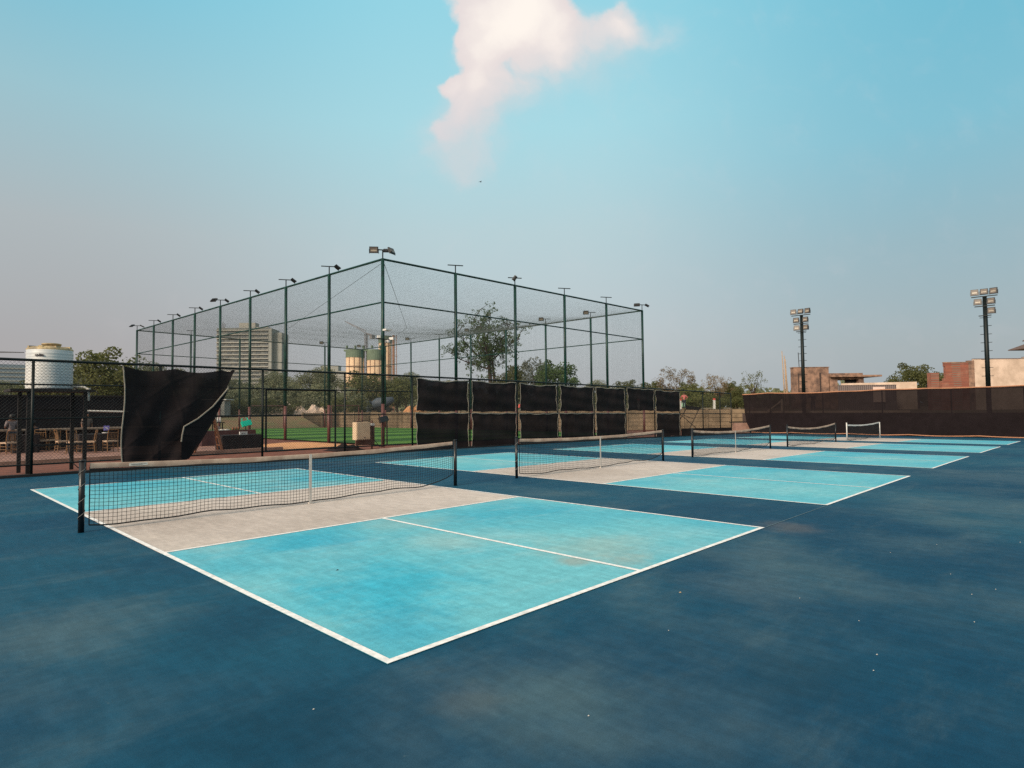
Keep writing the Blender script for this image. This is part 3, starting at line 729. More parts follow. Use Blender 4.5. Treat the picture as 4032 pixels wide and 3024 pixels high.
for i, x in enumerate((11.19, 11.33, 11.47)):
    b = MB(); b.lathe([(.035, 0), (.055, .04), (.06, .16), (.035, .25), (.02, .3)], 10, (x, 33.5, 1.045))
    tag(b.build('white_bottle', M['white'], None, True), 'white bottle in a row behind the ladder, %s' % ('leftmost', 'middle', 'rightmost')[i], 'bottle', 'white bottles in a row')
b = MB(); b.box((11.33, 33.5, 1.02), (.7, .3, .05)); b.bar((11.05, 33.5, .0), (11.05, 33.5, 1.0), .05); b.bar((11.6, 33.5, .0), (11.6, 33.5, 1.0), .05)
tag(b.build('bottle_stand', M['rust']), 'narrow dark stand holding white bottles', 'stand')

# chairs
ch = thing('banquet_chair', (0,0,0), 'gold banquet chair', 'chair', 'gold banquet chairs')
b = MB(); b.box((0, 0, .45), (.42, .42, .06)); b.build('seat', M['cushion'], ch)
for sx in (-1, 1):
    b = MB(); b.tube([(sx*.19, -.19, .43), (sx*.2, -.21, 0)], [.02, .015], 6); b.build('leg', M['gold'], ch)
    b = MB(); b.tube([(sx*.19, .19, .43), (sx*.2, .24, 0)], [.02, .015], 6); b.build('leg', M['gold'], ch)
b = MB()
for sx in (-1, 1): b.tube([(sx*.19, .19, .43), (sx*.19, .22, .7), (sx*.18, .27, .93)], .018, 6)
for zz, yy in ((.55, .2), (.8, .24), (.92, .265)): b.tube([(-.19, yy, zz), (.19, yy, zz)], .016, 6)
for q in (-.11, -.055, 0, .055, .11): b.tube([(q, .2, .55), (q, .24, .8)], .01, 5)
b.build('backrest', M['gold'], ch)
b = MB()
for zz in (.16, .28):
    b.tube([(-.2, -.2, zz), (.2, -.2, zz)], .011, 5); b.tube([(-.2, .21, zz), (.2, .21, zz)], .011, 5)
    for sx in (-1, 1): b.tube([(sx*.2, -.2, zz+.03), (sx*.2, .21, zz+.03)], .011, 5)
b.build('stretcher', M['gold'], ch)
CH = [(1.33, 28.05, 200, 'gold banquet chair farthest left, in front of the black draped table'), (2.55, 29.2, 160, 'gold banquet chair facing the bar, second from the left'), (3.02, 29.6, 185, 'gold banquet chair pushed against the bar counter'),
      (3.0, 27.5, 95, 'gold banquet chair sideways in the middle of the group'), (3.15, 26.05, 20, 'gold banquet chair seen between the right tank stand legs'), (3.62, 26.1, 250, 'gold banquet chair half hidden by a tank stand leg'), (4.3, 25.85, 190, 'gold banquet chair farthest right, beside the loose black cloth')]
for i, (x, y, r_, lb) in enumerate(CH): place(ch, i > 0, (x, y, .05), R(r_), 1, lb, 'chair', 'gold banquet chairs')
pb = box_thing('paper_notice', (4.21, 26.1, 1.03), (.2, .01, .19), M['purple'], 'lilac paper notice above the rightmost gold chair', 'notice')
b = MB(); b.box((4.19, 26.094, 1.05), (.09, .004, .03)); b.box((4.24, 26.094, 1.01), (.05, .004, .05)); b.build('print', M['white'], pb)
b = MB(); b.lathe([(.02, 0), (.1, .03), (.13, .06), (.12, .065)], 14, (4.35, 26.9, .77)); tag(b.build('white_bowl', M['white'], None, True), 'white bowl on the right hand black table', 'bowl')

# ladder
ld = thing('step_ladder', (6.9, 22.4, .05), 'brown wooden A-frame step ladder beside the buffet tables', 'ladder')
L_ = {'fa': ((6.14,21.75,0),(6.88,22.3,1.5)), 'fb': ((6.5,23.0,0),(6.95,22.55,1.5)), 'ba': ((7.3,22.1,0),(7.02,22.3,1.5)), 'bb': ((7.5,23.1,0),(7.1,22.55,1.5))}
for kx in L_:
    b = MB(); b.bar((*L_[kx][0][:2], .1), L_[kx][1], .05, .08); b.build('rail', M['wood'], ld)
for f in (.2, .42, .64, .84):
    b = MB(); p = [Vector(L_[q][0]).lerp(Vector(L_[q][1]), f) for q in ('fa', 'fb', 'ba', 'bb')]
    b.bar(p[0], p[1], .08, .03); b.build('step', M['wood'], ld)
    b = MB(); b.bar(p[2], p[3], .04, .03); b.build('step', M['wood'], ld)
b = MB(); b.box((6.99, 22.42, 1.52), (.3, .4, .04)); b.build('top_cap', M['wood'], ld)

# electrical box
eb = thing('electrical_box', (12.4, 20, gz(12.4)), 'beige electrical box fixed to a brown board by the fence', 'electrical box')
b = MB(); b.box((12.28, 19.85, .76), (.68, .32, .76)); b.build('cabinet', M['beige'], eb)
b = MB(); b.box((12.28, 19.683, .76), (.62, .012, .70)); dr = b.build('door', M['beige'], eb)
b = MB(); b.box((12.32, 19.673, .48), (.07, .008, .035)); b.build('nameplate', M['greystrip'], dr)
b = MB(); b.box((12.62, 20.1, .6), (.95, .05, .95)); b.build('board', M['board'], eb)
for x in (12.25, 13.0):
    b = MB(); b.bar((x, 20.15, -.1), (x, 20.15, 1.2), .06); b.build('leg', M['board'], eb)
b = MB(); b.tube([(12.2, 19.95, 1.17), (12.45, 19.9, 1.2), (12.75, 20, 1.18), (12.9, 20, 1.0), (12.95, 19.95, .4), (13.15, 19.8, .05), (13.4, 19.7, 0)], .016, 6); b.build('cable', M['cord'], eb)
b = MB(); b.box((12.9, 19.95, 1.02), (.14, .12, .1)); b.build('socket', M['white'], eb)
b = MB()
rr = random.Random(3)
b.grid(22, 14, lambda u, v: (10.9+1.5*u, 19.6+1.1*v, gz(11)+.3*math.sin(u*math.pi)**.8*math.sin(v*math.pi)**.8*(.75+.35*math.sin(u*13+v*7)*math.sin(v*11-u*5))-.02))
tag(b.build('netting_heap', M['cloth'], None, False), 'crumpled heap of dark netting lying left of the electrical box', 'heap')
b = MB()
b.grid(24, 16, lambda u, v: (9.9+4.2*u, 22.6+4.6*v, -.05+.17*max(0, math.sin(u*math.pi))**.7*max(0, math.sin(v*math.pi))**.7*(.8+.25*math.sin(u*9+v*6))))
tag(b.build('sand_pile', M['sand'], None, True), 'low spread of orange sand between paving and turf', 'sand')

# ------------------------------------------------------------------ people
def person(label, loc, rz, pose, shirt, trousers, h=1.7, arms='down', hair=True):
    t = thing('person', (0,0,0), label, 'person'); s = h/1.7
    sit = pose == 'sit'
    hz = .50 if sit else .93
    J = {'pel': (0,0,hz), 'sp': (0,.0,hz+.25), 'ch': (0,.01,hz+.46), 'nk': (0,.0,hz+.57), 'hd': (0,.02,hz+.67), 'tp': (0,.01,hz+.76), 'ns': (0,.105,hz+.655)}
    Rd = {'pel': (.125,.1), 'sp': (.115,.09), 'ch': (.13,.095), 'nk': (.05,.05), 'hd': (.078,.09), 'tp': (.06,.065), 'ns': (.014,.014)}
    E_ = [('pel','sp'),('sp','ch'),('ch','nk'),('nk','hd'),('hd','tp'),('hd','ns')]
    for sd, q in ((-1,'l'),(1,'r')):
        J['sh'+q] = (sd*.17,0,hz+.47)
        if arms == 'down': J['el'+q] = (sd*.23,-.02,hz+.2); J['wr'+q] = (sd*.235,.06,hz-.04); hd_ = (0,.02,-1)
        elif arms == 'akimbo': J['el'+q] = (sd*.34,-.06,hz+.22); J['wr'+q] = (sd*.17,.06,hz+.04); hd_ = (-sd*.6,.3,-.5)
        elif arms == 'wave' and sd == 1: J['el'+q] = (.36,.05,hz+.34); J['wr'+q] = (.34,.14,hz+.56); hd_ = (0,.1,1)
        elif arms == 'front' or arms == 'wave': J['el'+q] = (sd*.22,.04,hz+.22); J['wr'+q] = (sd*.12,.25,hz+.2); hd_ = (-sd*.4,1,0)
        hd_ = Vector(hd_).normalized(); w = Vector(J['wr'+q])
        J['pm'+q] = tuple(w+hd_*.07)
        side = hd_.cross(Vector((1,0,0)) if abs(hd_.x) < .8 else Vector((0,0,1))).normalized()
        Rd['sh'+q] = (.062,.062); Rd['el'+q] = (.043,.043); Rd['wr'+q] = (.03,.03); Rd['pm'+q] = (.035,.02)
        E_ += [('ch','sh'+q),('sh'+q,'el'+q),('el'+q,'wr'+q),('wr'+q,'pm'+q)]
        for i in range(4):
            k = 'f%d%s' % (i, q); J[k] = tuple(w+hd_*(.15-.012*abs(i-1.4))+side*(i-1.5)*.02); Rd[k] = (.009,.009); E_.append(('pm'+q, k))
        k = 'th'+q; J[k] = tuple(w+hd_*.09+side*.05); Rd[k] = (.01,.01); E_.append(('wr'+q, k))
        if sit: kn, an = (sd*.11,.42,.50), (sd*.11,.40,.08)
        elif pose == 'walk': kn, an = (sd*.09,.12*sd+.04,.5), (sd*.09,.2*sd-.03,.09)
        else: kn, an = (sd*.10,.03,.50), (sd*.12,0,.08)
        J['hp'+q] = (sd*.09,0,hz-.04); J['kn'+q] = kn; J['an'+q] = an; J['to'+q] = (an[0]+sd*.02, an[1]+.17, .035)
        Rd['hp'+q] = (.09,.09); Rd['kn'+q] = (.058,.058); Rd['an'+q] = (.042,.042); Rd['to'+q] = (.042,.03)
        E_ += [('pel','hp'+q),('hp'+q,'kn'+q),('kn'+q,'an'+q),('an'+q,'to'+q)]
    def skin(name, keys, m, grow, parent):
        ks = [k for k in J if k in keys]; idx = {k: i for i, k in enumerate(ks)}
        me = bpy.data.meshes.new(name)
        me.from_pydata([tuple(c*s for c in J[k]) for k in ks], [(idx[a], idx[c]) for a, c in E_ if a in idx and c in idx], [])
        me.materials.append(m)
        o = bpy.data.objects.new(name, me); COL.objects.link(o); o.parent = parent
        md = o.modifiers.new('Skin', 'SKIN'); md.use_smooth_shade = True
        for i, k in enumerate(ks):
            sv = me.skin_vertices[0].data[i]; sv.radius = ((Rd[k][0]+grow)*s, (Rd[k][1]+grow)*s); sv.use_root = (i == 0)
        sb = o.modifiers.new('Sub', 'SUBSURF'); sb.levels = 1; sb.render_levels = 2
        return o
    body = skin('body', list(J), M['skin'], 0, t)
    skin('shirt', ['pel','sp','ch','shl','shr','ell','elr'], shirt, .018, t)
    skin('trousers', ['pel','hpl','hpr','knl','knr','anl','anr'], trousers, .014, t)
    b = MB(); b.lathe([(.02, .115), (.07, .10), (.098, .05), (.1, 0), (.09, -.05), (.06, -.08)], 14, (0, -.018*s, (hz+.695)*s)); b.build('hair', M['hair'], t, True)
    t.location = loc; t.rotation_euler = (0, 0, rz); return t
navy = cloth_mat('dark_trousers', lin(44, 48, 58)); greyc = cloth_mat('grey_shirt', lin(120, 108, 108)); redc = cloth_mat('red_shirt', lin(186, 104, 100)); dkc = cloth_mat('dark_shirt', lin(34, 32, 38)); tanc = cloth_mat('tan_shirt', lin(112, 96, 88))
person('person in a red shirt standing on the bank behind the concrete wall', (55.4, 27.8, 1.45), R(110), 'stand', redc, navy, 1.7, 'akimbo')
person('person in dark clothes standing behind the screen beside the floodlight mast', (52.2, 15.0, 1.06), R(-60), 'stand', dkc, navy, 1.68, 'down')
person('person in dark clothes with one arm raised, standing behind the screen', (52.5, 14.35, 1.06), R(100), 'stand', dkc, navy, 1.72, 'wave')
person('person in a grey shirt at the bar counter, seen at the left picture edge', (1.55, 29.3, .05), R(20), 'stand', greyc, navy, 1.55, 'front')
person('person in dark clothes sitting at the bar between tank stand legs', (2.25, 29.25, .05), R(20), 'sit', dkc, navy, 1.7, 'front')
person('person in a tan shirt standing behind the bar counter', (4.55, 31.2, .05), R(200), 'stand', tanc, navy, 1.62, 'down')
b = MB(); b.box((2.25, 29.2, .5), (.36, .36, .05))
for sx in (-1, 1):
    for sy in (-1, 1): b.bar((2.25+sx*.14, 29.2+sy*.14, .05), (2.25+sx*.14, 29.2+sy*.14, .48), .03)
tag(b.build('bar_stool', M['wood']), 'low wooden stool under the sitting person at the bar', 'stool')

# ------------------------------------------------------------------ floodlight masts behind the screen
def mast(y, rows, label, zt, rung0):
    x = 50.5; t = thing('floodlight_mast', (x, y, 1.05), label, 'floodlight mast', 'floodlight masts')
    b = MB(); b.tube([(x, y, 1.0), (x, y, zt)], [.15, .125], 12); b.build('mast_pole', M['steel'], t, True)
    for z, hw, lamps in rows:
        b = MB(); b.bar((x-.16, y-hw, z), (x-.16, y+hw, z), .06); b.build('crossarm', M['steel'], t)
        for dy, yaw, tl in lamps:
            floodlight(t, (x-.22, y+dy, z+.31), R(-90+yaw), R(tl*.6), .84, W=.52, H=.5)
    z = rung0
    while z > 3.0:
        b = MB(); b.bar((x, y-.32, z), (x, y+.32, z), .035); b.build('rung', M['steel'], t); z -= .575
mast(14.4, [(9.12, .74, [(.56, 8, -12), (0, -4, -35), (-.54, -8, -8)]), (8.42, .58, [(.36, 5, -5), (-.36, -5, -14)]), (7.78, .4, [(.33, 14, -20), (-.38, -10, -6)])],
     'floodlight mast with seven lamps rising above the flat roofed house', 9.1, 7.68)
mast(2.35, [(9.05, .72, [(.52, 8, -14), (0, 0, -30), (-.52, -8, -10)]), (8.38, .56, [(.36, 4, -10), (-.36, -6, -14)]), (7.72, .35, [(-.36, -5, -8)])],
     'floodlight mast with six lamps in front of the limewashed wall', 9.05, 7.6)

# ------------------------------------------------------------------ compound walls and the bank
def wall_run(name, pts, z0, z1, th_, m, label, cat, extra=None):
    t = thing(name, (pts[0][0], pts[0][1], z0), label, cat)
    k = 0
    for (xa, ya), (xb, yb) in zip(pts, pts[1:]):
        L = math.hypot(xb-xa, yb-ya); n = max(1, round(L/2.6))
        ang = math.atan2(yb-ya, xb-xa)
        for i in range(n+1):
            f = i/n; p = (xa+(xb-xa)*f, ya+(yb-ya)*f)
            if i < n or (xb, yb) == pts[-1]:
                b = MB(); b.box((p[0], p[1], (z0+z1)/2+.03), (.2, .22, z1-z0+.1), rz=ang); b.build('pillar', m, t)
            if i < n:
                g = (i+.5)/n; c = (xa+(xb-xa)*g, ya+(yb-ya)*g); b = MB(); rows = 5
                for j in range(rows):
                    hh = (z1-z0)/rows
                    b.box((c[0], c[1], z0+hh*(j+.5)), (L/n-.21, th_+.012*((j+k) % 2), hh-.03), rz=ang)
                b.build('slab_panel', m, t); k += 1
    return t
wall_run('precast_wall', [(33.4,66.4),(38,65.7),(39.9,52),(45.8,37.9),(51.6,25.9),(55.2,20.4)], -.55, 1.42, .07, M['precast'], 'weathered precast concrete compound wall running behind the sports cage', 'wall')
box_thing('retaining_wall', (49.25, -15, .26), (.2, 68, 1.62), M['darkwall'], 'dark retaining wall behind the see-through screen', 'wall')
pk = thing('concrete_block', (48.55, 18.95, BG), 'pinkish concrete block at the left end of the screen', 'block')
b = MB(); b.box((48.6, 18.9, -.2), (1.2, .8, .95), rz=R(-46)); b.build('block', M['pinkkerb'], pk)
b = MB(); b.bar((47.9, 19.6, .34), (49.1, 18.45, .34), .07); b.build('rail', M['steel'], pk)
lw = thing('low_cloth_strip', (38.5, FY+.04, -.5), 'dark low cloth strip along the foot of the open fence end', 'cloth')
b = MB(); b.grid(30, 4, lambda u, v: (34.7+7.6*u, FY-.03+.02*math.sin(u*30), gz(34.7+7.6*u)+.0+.52*v)); b.build('cloth', M['cloth'], lw, True)
tfm = thing('tilted_table_frame', (43.6, 21, -.42), 'black folding table standing tilted behind the open fence end', 'table')
b = MB(); b.add([(43.4,21.2,1.77),(44.35,20.3,1.6),(44.25,20.5,1.38),(43.5,21.25,1.46)], [(0,1,2,3)]); b.bar((43.4,21.2,1.77),(44.35,20.3,1.6),.05); b.build('table_top', M['dark'], tfm)
for p, q in (((43.5,21.25,1.46),(43.1,21.7,.4)), ((44.2,20.5,1.4),(43.7,21.05,-.1)), ((43.1,21.7,.4),(42.9,21.9,-.4)), ((43.35,21.4,1.0),(43.9,20.8,.7))):
    b = MB(); b.bar(p, q, .045); b.build('leg', M['dark'], tfm)
def marker(x, y, z, h, label):
    t = thing('marker_post', (x, y, z), label, 'post', 'white posts with red tops')
    b = MB(); b.box((x, y, z+h*.42), (.2, .2, h*.84), rz=R(-46)); b.build('shaft', M['white'], t)
    b = MB(); b.box((x, y, z+h*.92), (.202, .202, h*.16), rz=R(-46)); b.build('painted_top', M['redmark'], t)
marker(58.36, 25.98, 1.4, 1.15, 'white post with red top on the bank, in the open')
marker(55.75, 28.45, 1.4, 1.12, 'white post with red top beside the person in red')
marker(51.2, 30.6, 1.4, 1.15, 'white post with red top seen between the cloth panels')
b = MB(); b.lathe([(.02, .0), (.24, .05), (.16, .4), (.05, .62), (.03, .66)], 10, (57.2, 28.9, 1.62)); tag(b.build('green_bag', M['teal'] and mat('pale_green_plastic', lin(150, 190, 160), .6), None, True), 'pale green bag tied up on the bank behind the wall', 'bag')
b = MB(); b.bar((51.5, 16.53, 1.1), (51.5, 16.53, 2.25), .16); tag(b.build('timber_post', M['lime']), 'pale timber post behind the left part of the screen', 'post')
b = MB(); b.bar((51.5, 17.8, 1.2), (51.5, 16.65, 2.05), .11); tag(b.build('timber_brace', M['lime']), 'pale slanted timber brace behind the left part of the screen', 'brace')
box_thing('pale_kerb_stone', (52.0, 13.5, 1.16), (.25, 12.5, .16), M['lime'], 'pale kerb line on the bank behind the screen', 'kerb')
b = MB(); b.tube([(19.02, FY-.1, 1.7), (19.05, FY-.1, 1.86)], .045, 8); tag(b.build('red_tag', M['redmark']), 'small red tag hanging on the fence between cloth panels', 'tag')

# ------------------------------------------------------------------ buildings on the right
DIR = Vector((.697, -.717, 0)); DEP = Vector((.717, .697, 0))
def slab(b, p0, p1, z0, z1, depth, off=0.):
    """box whose front runs p0-p1 and which goes back by depth"""
    p0, p1 = Vector((p0[0], p0[1], 0)), Vector((p1[0], p1[1], 0)); d = (p1-p0); n = Vector((-d.y, d.x, 0)).normalized()
    p0 = p0+n*off; p1 = p1+n*off; q = n*depth
    vs = [p0, p1, p1+q, p0+q]
    b.add([(v.x, v.y, z0) for v in vs]+[(v.x, v.y, z1) for v in vs], [(3,2,1,0),(4,5,6,7),(0,1,5,4),(1,2,6,5),(2,3,7,6),(3,0,4,7)])
hs = thing('unfinished_house', (79, 20.5, 1.2), 'brown unfinished concrete house with a flat cantilevered roof', 'house')
b = MB(); slab(b, (75.45,23.89), (78.42,20.82), 1.0, 6.34, .9); b.build('stair_block', M['concrete'], hs)
b = MB(); slab(b, (77.62,21.65), (77.74,21.52), 3.4, 5.7, .1, -.04); slab(b, (75.8,23.53), (75.88,23.45), 3.4, 5.6, .1, -.03); b.build('stain_joint', M['darkwall'], hs)
b = MB(); slab(b, (75.4,23.94), (78.47,20.77), 6.34, 6.42, 1.0, -.05); b.build('parapet', M['concrete'], hs)
b = MB(); slab(b, (78.49,20.75), (79.15,20.07), 1.0, 5.12, 3.2); slab(b, (80.95,18.2), (81.38,17.76), 1.0, 5.12, 3.2); slab(b, (79.15,20.07), (80.95,18.2), 4.86, 5.12, 3.2); b.build('wall', M['concrete'], hs)
b = MB(); slab(b, (78.47,20.77), (82.74,16.36), 5.14, 5.36, 4.2, -.5); rf = b.build('roof', M['concrete'], hs)
b = MB(); slab(b, (78.47,20.77), (81.32,17.83), 5.36, 5.62, 3.4); b.build('roof_kerb', M['concrete'], rf)
b = MB(); slab(b, (80.05,19.13), (80.94,18.21), 3.4, 4.85, .1, .5); b.build('dark_opening', M['dark'], hs)  # near-black slab standing in for the shade inside the opening
b = MB(); slab(b, (79.2,20.02), (80.9,18.25), 3.5, 4.25, .2, 2.9); b.build('far_parapet', M['lime'], hs)
b = MB(); slab(b, (78.5,20.74), (79.13,20.09), 1.0, 4.1, .1, -.05); b.build('render_patch', M['concrete'], hs)
gs = thing('corrugated_fence', (76, 16, 1.1), 'grey corrugated sheet fence in front of the unfinished house', 'fence')
b = MB(); p0, p1 = Vector((73.82,18.54,0)), Vector((78.45,13.74,0)); N = 120
vs = []
for i in range(N+1):
    q = p0.lerp(p1, i/N)+DEP*(.05*math.sin(i*1.6)); vs += [(q.x, q.y, 1.0), (q.x, q.y, 3.94)]
b.add(vs, [(2*i, 2*i+2, 2*i+3, 2*i+1) for i in range(N)]); b.build('sheet', M['greystrip'], gs)
b = MB(); b.bar((73.82,18.54,3.96), (78.45,13.74,3.96), .06); b.build('cap_rail', M['greystrip'], gs)
bw = thing('white_parapet_wall', (78, 17, 1.1), 'long low white wall beyond the corrugated fence', 'wall')
b = MB(); slab(b, (79.8,19.9), (82.6,12.5), 1.1, 4.38, .3); b.build('wall', M['lime'], bw)
sb_ = thing('sign_board', (77, 15.2, 2), 'pale sign board standing before the corrugated fence', 'sign board')
b = MB(); slab(b, (76.46,15.7), (77.42,14.72), 2.0, 3.74, .05, -.2); b.build('board', M['cyan'], sb_)
for q in ((76.6,15.5), (77.3,14.8)):
    b = MB(); b.bar((q[0]-.1,q[1]-.1,1.05), (q[0]-.1,q[1]-.1,2.0), .06); b.build('leg', M['steel'], sb_)
bh = thing('brick_house', (73, 7.5, 1.1), 'unfinished red brick house wall with a stepped broken end', 'house')
b = MB(); slab(b, (71.75,9.09), (72.32,8.5), 1.0, 4.89, .6, .25); b.build('pillar', M['brick'], bh)
b = MB(); slab(b, (72.32,8.46), (74.23,6.46), 1.0, 4.05, .3); slab(b, (72.5,8.27), (74.23,6.46), 4.05, 4.3, .3); slab(b, (72.62,8.14), (74.23,6.46), 4.3, 5.5, .3); slab(b, (72.58,8.18), (74.23,6.46), 5.5, 5.86, .3); b.build('wall', M['brick'], bh)
b = MB(); slab(b, (72.56,8.2), (74.23,6.46), 5.86, 5.95, .34, -.02); b.build('coping', M['concrete'], bh)
b = MB(); slab(b, (74.23,6.46), (74.63,6.04), 1.0, 6.08, .4, -.03); b.build('column', M['concrete'], bh)
b = MB(); slab(b, (74.63,6.04), (78.15,2.4), 1.0, 6.2, .3); slab(b, (78.15,2.4), (86,-5.7), 1.0, 6.33, .3); lwal = b.build('limewashed_wall', M['lime'], bh)
b = MB(); slab(b, (74.63,6.04), (78.15,2.4), 6.2, 6.27, .36, -.03); slab(b, (78.15,2.4), (86,-5.7), 6.33, 6.4, .36, -.03); b.build('coping', M['greystrip'], bh)
pv = thing('tiled_pavilion', (117, 2.5, 1.2), 'tiered brown tiled pavilion roof at the right picture edge', 'pavilion')
def hip(b, c, hw, z, h, e=.12):
    cs = [Vector((c[0], c[1], 0))+DIR*(sx*hw)+DEP*(sy*hw) for sx, sy in ((-1,-1),(1,-1),(1,1),(-1,1))]
    ts = [Vector((c[0], c[1], 0))+DIR*(sx*hw*.3)+DEP*(sy*hw*.3) for sx, sy in ((-1,-1),(1,-1),(1,1),(-1,1))]
    v = [(q.x,q.y,z) for q in cs]+[(q.x,q.y,z+e) for q in cs]+[(q.x,q.y,z+h) for q in ts]
    b.add(v, [(3,2,1,0)]+[(i,(i+1)%4,4+(i+1)%4,4+i) for i in range(4)]+[(4+i,4+(i+1)%4,8+(i+1)%4,8+i) for i in range(4)]+[(8,9,10,11)])
pc = (119.4, 1.6)
b = MB(); hip(b, pc, 4.0, 9.9, 1.6); b.build('lower_roof', M['roofbrown'], pv)
b = MB(); hip(b, pc, 2.75, 11.2, 1.4); b.build('upper_roof', M['roofbrown'], pv)
for sx in (-1, 1):
    for sy in (-1, 1):
        b = MB(); q = Vector((pc[0], pc[1], 0))+DIR*(sx*2.4)+DEP*(sy*2.4); b.bar((q.x,q.y,1.1), (q.x,q.y,11.3), .35); b.build('column', M['concrete'], pv)
for i, (a_, c_, r_) in enumerate((((57.01,18.45,6.86),(57.32,18.37,1.3),.06), ((57.18,18.30,6.42),(57.44,18.24,1.3),.06), ((57.24,18.24,6.1),(57.54,18.14,1.3),.05))):
    b = MB(); b.tube([c_, (Vector(a_)+Vector(c_))/2+Vector((.03,.02,0)), a_], [r_*1.2, r_, r_*.6], 7)
    tag(b.build('bamboo_pole', M['bamboo'], None, True), 'weathered bamboo pole leaning left of the mast, %s' % ('tallest of three', 'middle height of three', 'shortest of three')[i], 'pole', 'bamboo poles left of the unfinished house')
b = MB(); b.tube([(75.9,23.4,6.42), (75.85,23.45,8.2)], .04, 6); tag(b.build('steel_rod', M['rust']), 'thin upright rod on the roof of the unfinished house', 'rod')

# ------------------------------------------------------------------ far buildings
tb = thing('tower_block', (190, 470, 1.2), 'tall unfinished apartment tower with banded balconies in the haze', 'apartment tower')
P0, P1 = (176.65,484.35), (204.58,455.61)
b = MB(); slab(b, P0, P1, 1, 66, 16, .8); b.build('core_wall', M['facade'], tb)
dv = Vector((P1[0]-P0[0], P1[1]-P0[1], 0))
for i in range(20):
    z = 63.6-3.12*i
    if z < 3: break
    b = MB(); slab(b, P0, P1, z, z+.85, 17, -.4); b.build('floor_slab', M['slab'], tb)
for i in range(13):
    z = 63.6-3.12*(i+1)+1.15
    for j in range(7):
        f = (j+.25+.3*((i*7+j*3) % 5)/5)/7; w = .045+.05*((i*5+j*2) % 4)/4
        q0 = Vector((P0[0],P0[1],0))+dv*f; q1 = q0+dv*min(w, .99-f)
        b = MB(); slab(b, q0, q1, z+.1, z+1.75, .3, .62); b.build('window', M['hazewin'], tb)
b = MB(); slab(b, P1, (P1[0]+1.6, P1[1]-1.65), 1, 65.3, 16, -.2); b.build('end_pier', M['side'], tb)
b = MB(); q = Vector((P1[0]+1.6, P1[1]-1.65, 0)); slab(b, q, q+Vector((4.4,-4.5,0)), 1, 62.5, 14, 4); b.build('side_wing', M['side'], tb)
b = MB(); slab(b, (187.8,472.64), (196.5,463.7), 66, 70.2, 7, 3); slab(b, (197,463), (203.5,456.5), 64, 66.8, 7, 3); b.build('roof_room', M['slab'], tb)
for j in range(3):
    b = MB(); b.bar((180+.6*j,482-.6*j,66), (180.5+.6*j,481.5-.6*j,71-j), .35); b.build('starter_rod', M['crane'], tb)

si = thing('silo_cluster', (69.5, 108.5, 1.2), 'cluster of three cream cement silos with green caps and a tall ladder', 'silos')
def silo(c, r, zt, cap):
    b = MB(); b.lathe([(r, 1.0), (r, zt-cap)], 26, (c[0], c[1], 0)); o = b.build('silo_drum', M['silo'], si, True)
    b = MB(); b.lathe([(r+.06, zt-cap), (r+.06, zt), (r*.9, zt+.05)], 26, (c[0], c[1], 0)); b.build('cap', M['silogreen'], o)
    b = MB()
    for z in (4, 6.3, 8.6, 10.9): b.lathe([(r+.05, z), (r+.05, z+.14)], 26, (c[0], c[1], 0))
    for a_ in (200, 232, 264): b.bar((c[0]+(r+.04)*math.cos(R(a_)), c[1]+(r+.04)*math.sin(R(a_)), 1), (c[0]+(r+.04)*math.cos(R(a_)), c[1]+(r+.04)*math.sin(R(a_)), zt-cap), .09)
    b.build('rib', M['rustred'], o)
silo((67.9,110.8), 1.9, 14.55, 1.7); silo((71.2,108.2), 1.75, 14.5, 2.2); silo((73.0,107.2), 1.38, 17.5, 1.5)
b = MB()
lx, ly = 73.6, 104.4
for d_ in (-.3, .3): b.bar((lx+d_*.7, ly-d_*.7, 1), (lx+d_*.7, ly-d_*.7, 17.6), .09)
for k in range(30): b.bar((lx-.21, ly+.21, 2+k*.52), (lx+.21, ly-.21, 2+k*.52), .05)
b.build('ladder', M['rustred'], si)
b = MB(); b.bar((66.2,112.3,14.4), (72.3,106.2,14.4), .9, .35)
for k in range(5): b.box((66.6+k*1.25, 111.9-k*1.25, 15.1), (.35,.35,.7))
b.build('top_walkway', M['silogreen'], si)
b = MB(); b.box((73.75,105.2,9.4), (.45,.45,16.4), rz=R(-46)); b.build('elevator_leg', M['rustred'], si)

def crane(c, zt, jib_a, jib_b, label, w=1.0):
    t = thing('tower_crane', (c[0], c[1], 1), label, 'crane', 'tower cranes in the haze')
    b = MB()
    for sx in (-1, 1):
        for sy in (-1, 1): b.bar((c[0]+sx*w*.6, c[1]+sy*w*.6, 1), (c[0]+sx*w*.6, c[1]+sy*w*.6, zt), w*.3)
    z = 1
    while z < zt-w*2: b.bar((c[0]-w*.6, c[1]+w*.6, z), (c[0]+w*.6, c[1]-w*.6, z+w*2), w*.2); z += w*2
    b.build('tower', M['crane'], t)
    b = MB(); A, B = Vector((*c, zt)), Vector(jib_a); n = 18
    b.bar(A, B, w*.3); b.bar(A+Vector((0,0,w*1.6)), B, w*.3)
    for k in range(n):
        p = A.lerp(B, k/n); q = (A+Vector((0,0,w*1.6))).lerp(B, (k+.5)/n); b.bar(p, q, w*.15)
    b.build('jib', M['crane'], t)
    b = MB(); b.bar(A, jib_b, w*.9); b.box(Vector(jib_b)-Vector((0,0,w*.9)), (w*2.4, w*2.4, w*2.2)); b.build('counterweight', M['crane'], t)
crane((173.97,272.61), 41.8, (166.0,280.5,48.4), (176.2,270.3,40.8), 'grey tower crane with raised jib above the silos', .9)
crane((262,388), 42, (270,380,42.5), (259.5,390.4,41.6), 'small distant tower crane right of the apartment tower', .9)
crane((4,300), 23.6, (36.5,296.5,25.4), (-6,301,23.4), 'distant tower crane whose long jib shows at the left picture edge', .9)
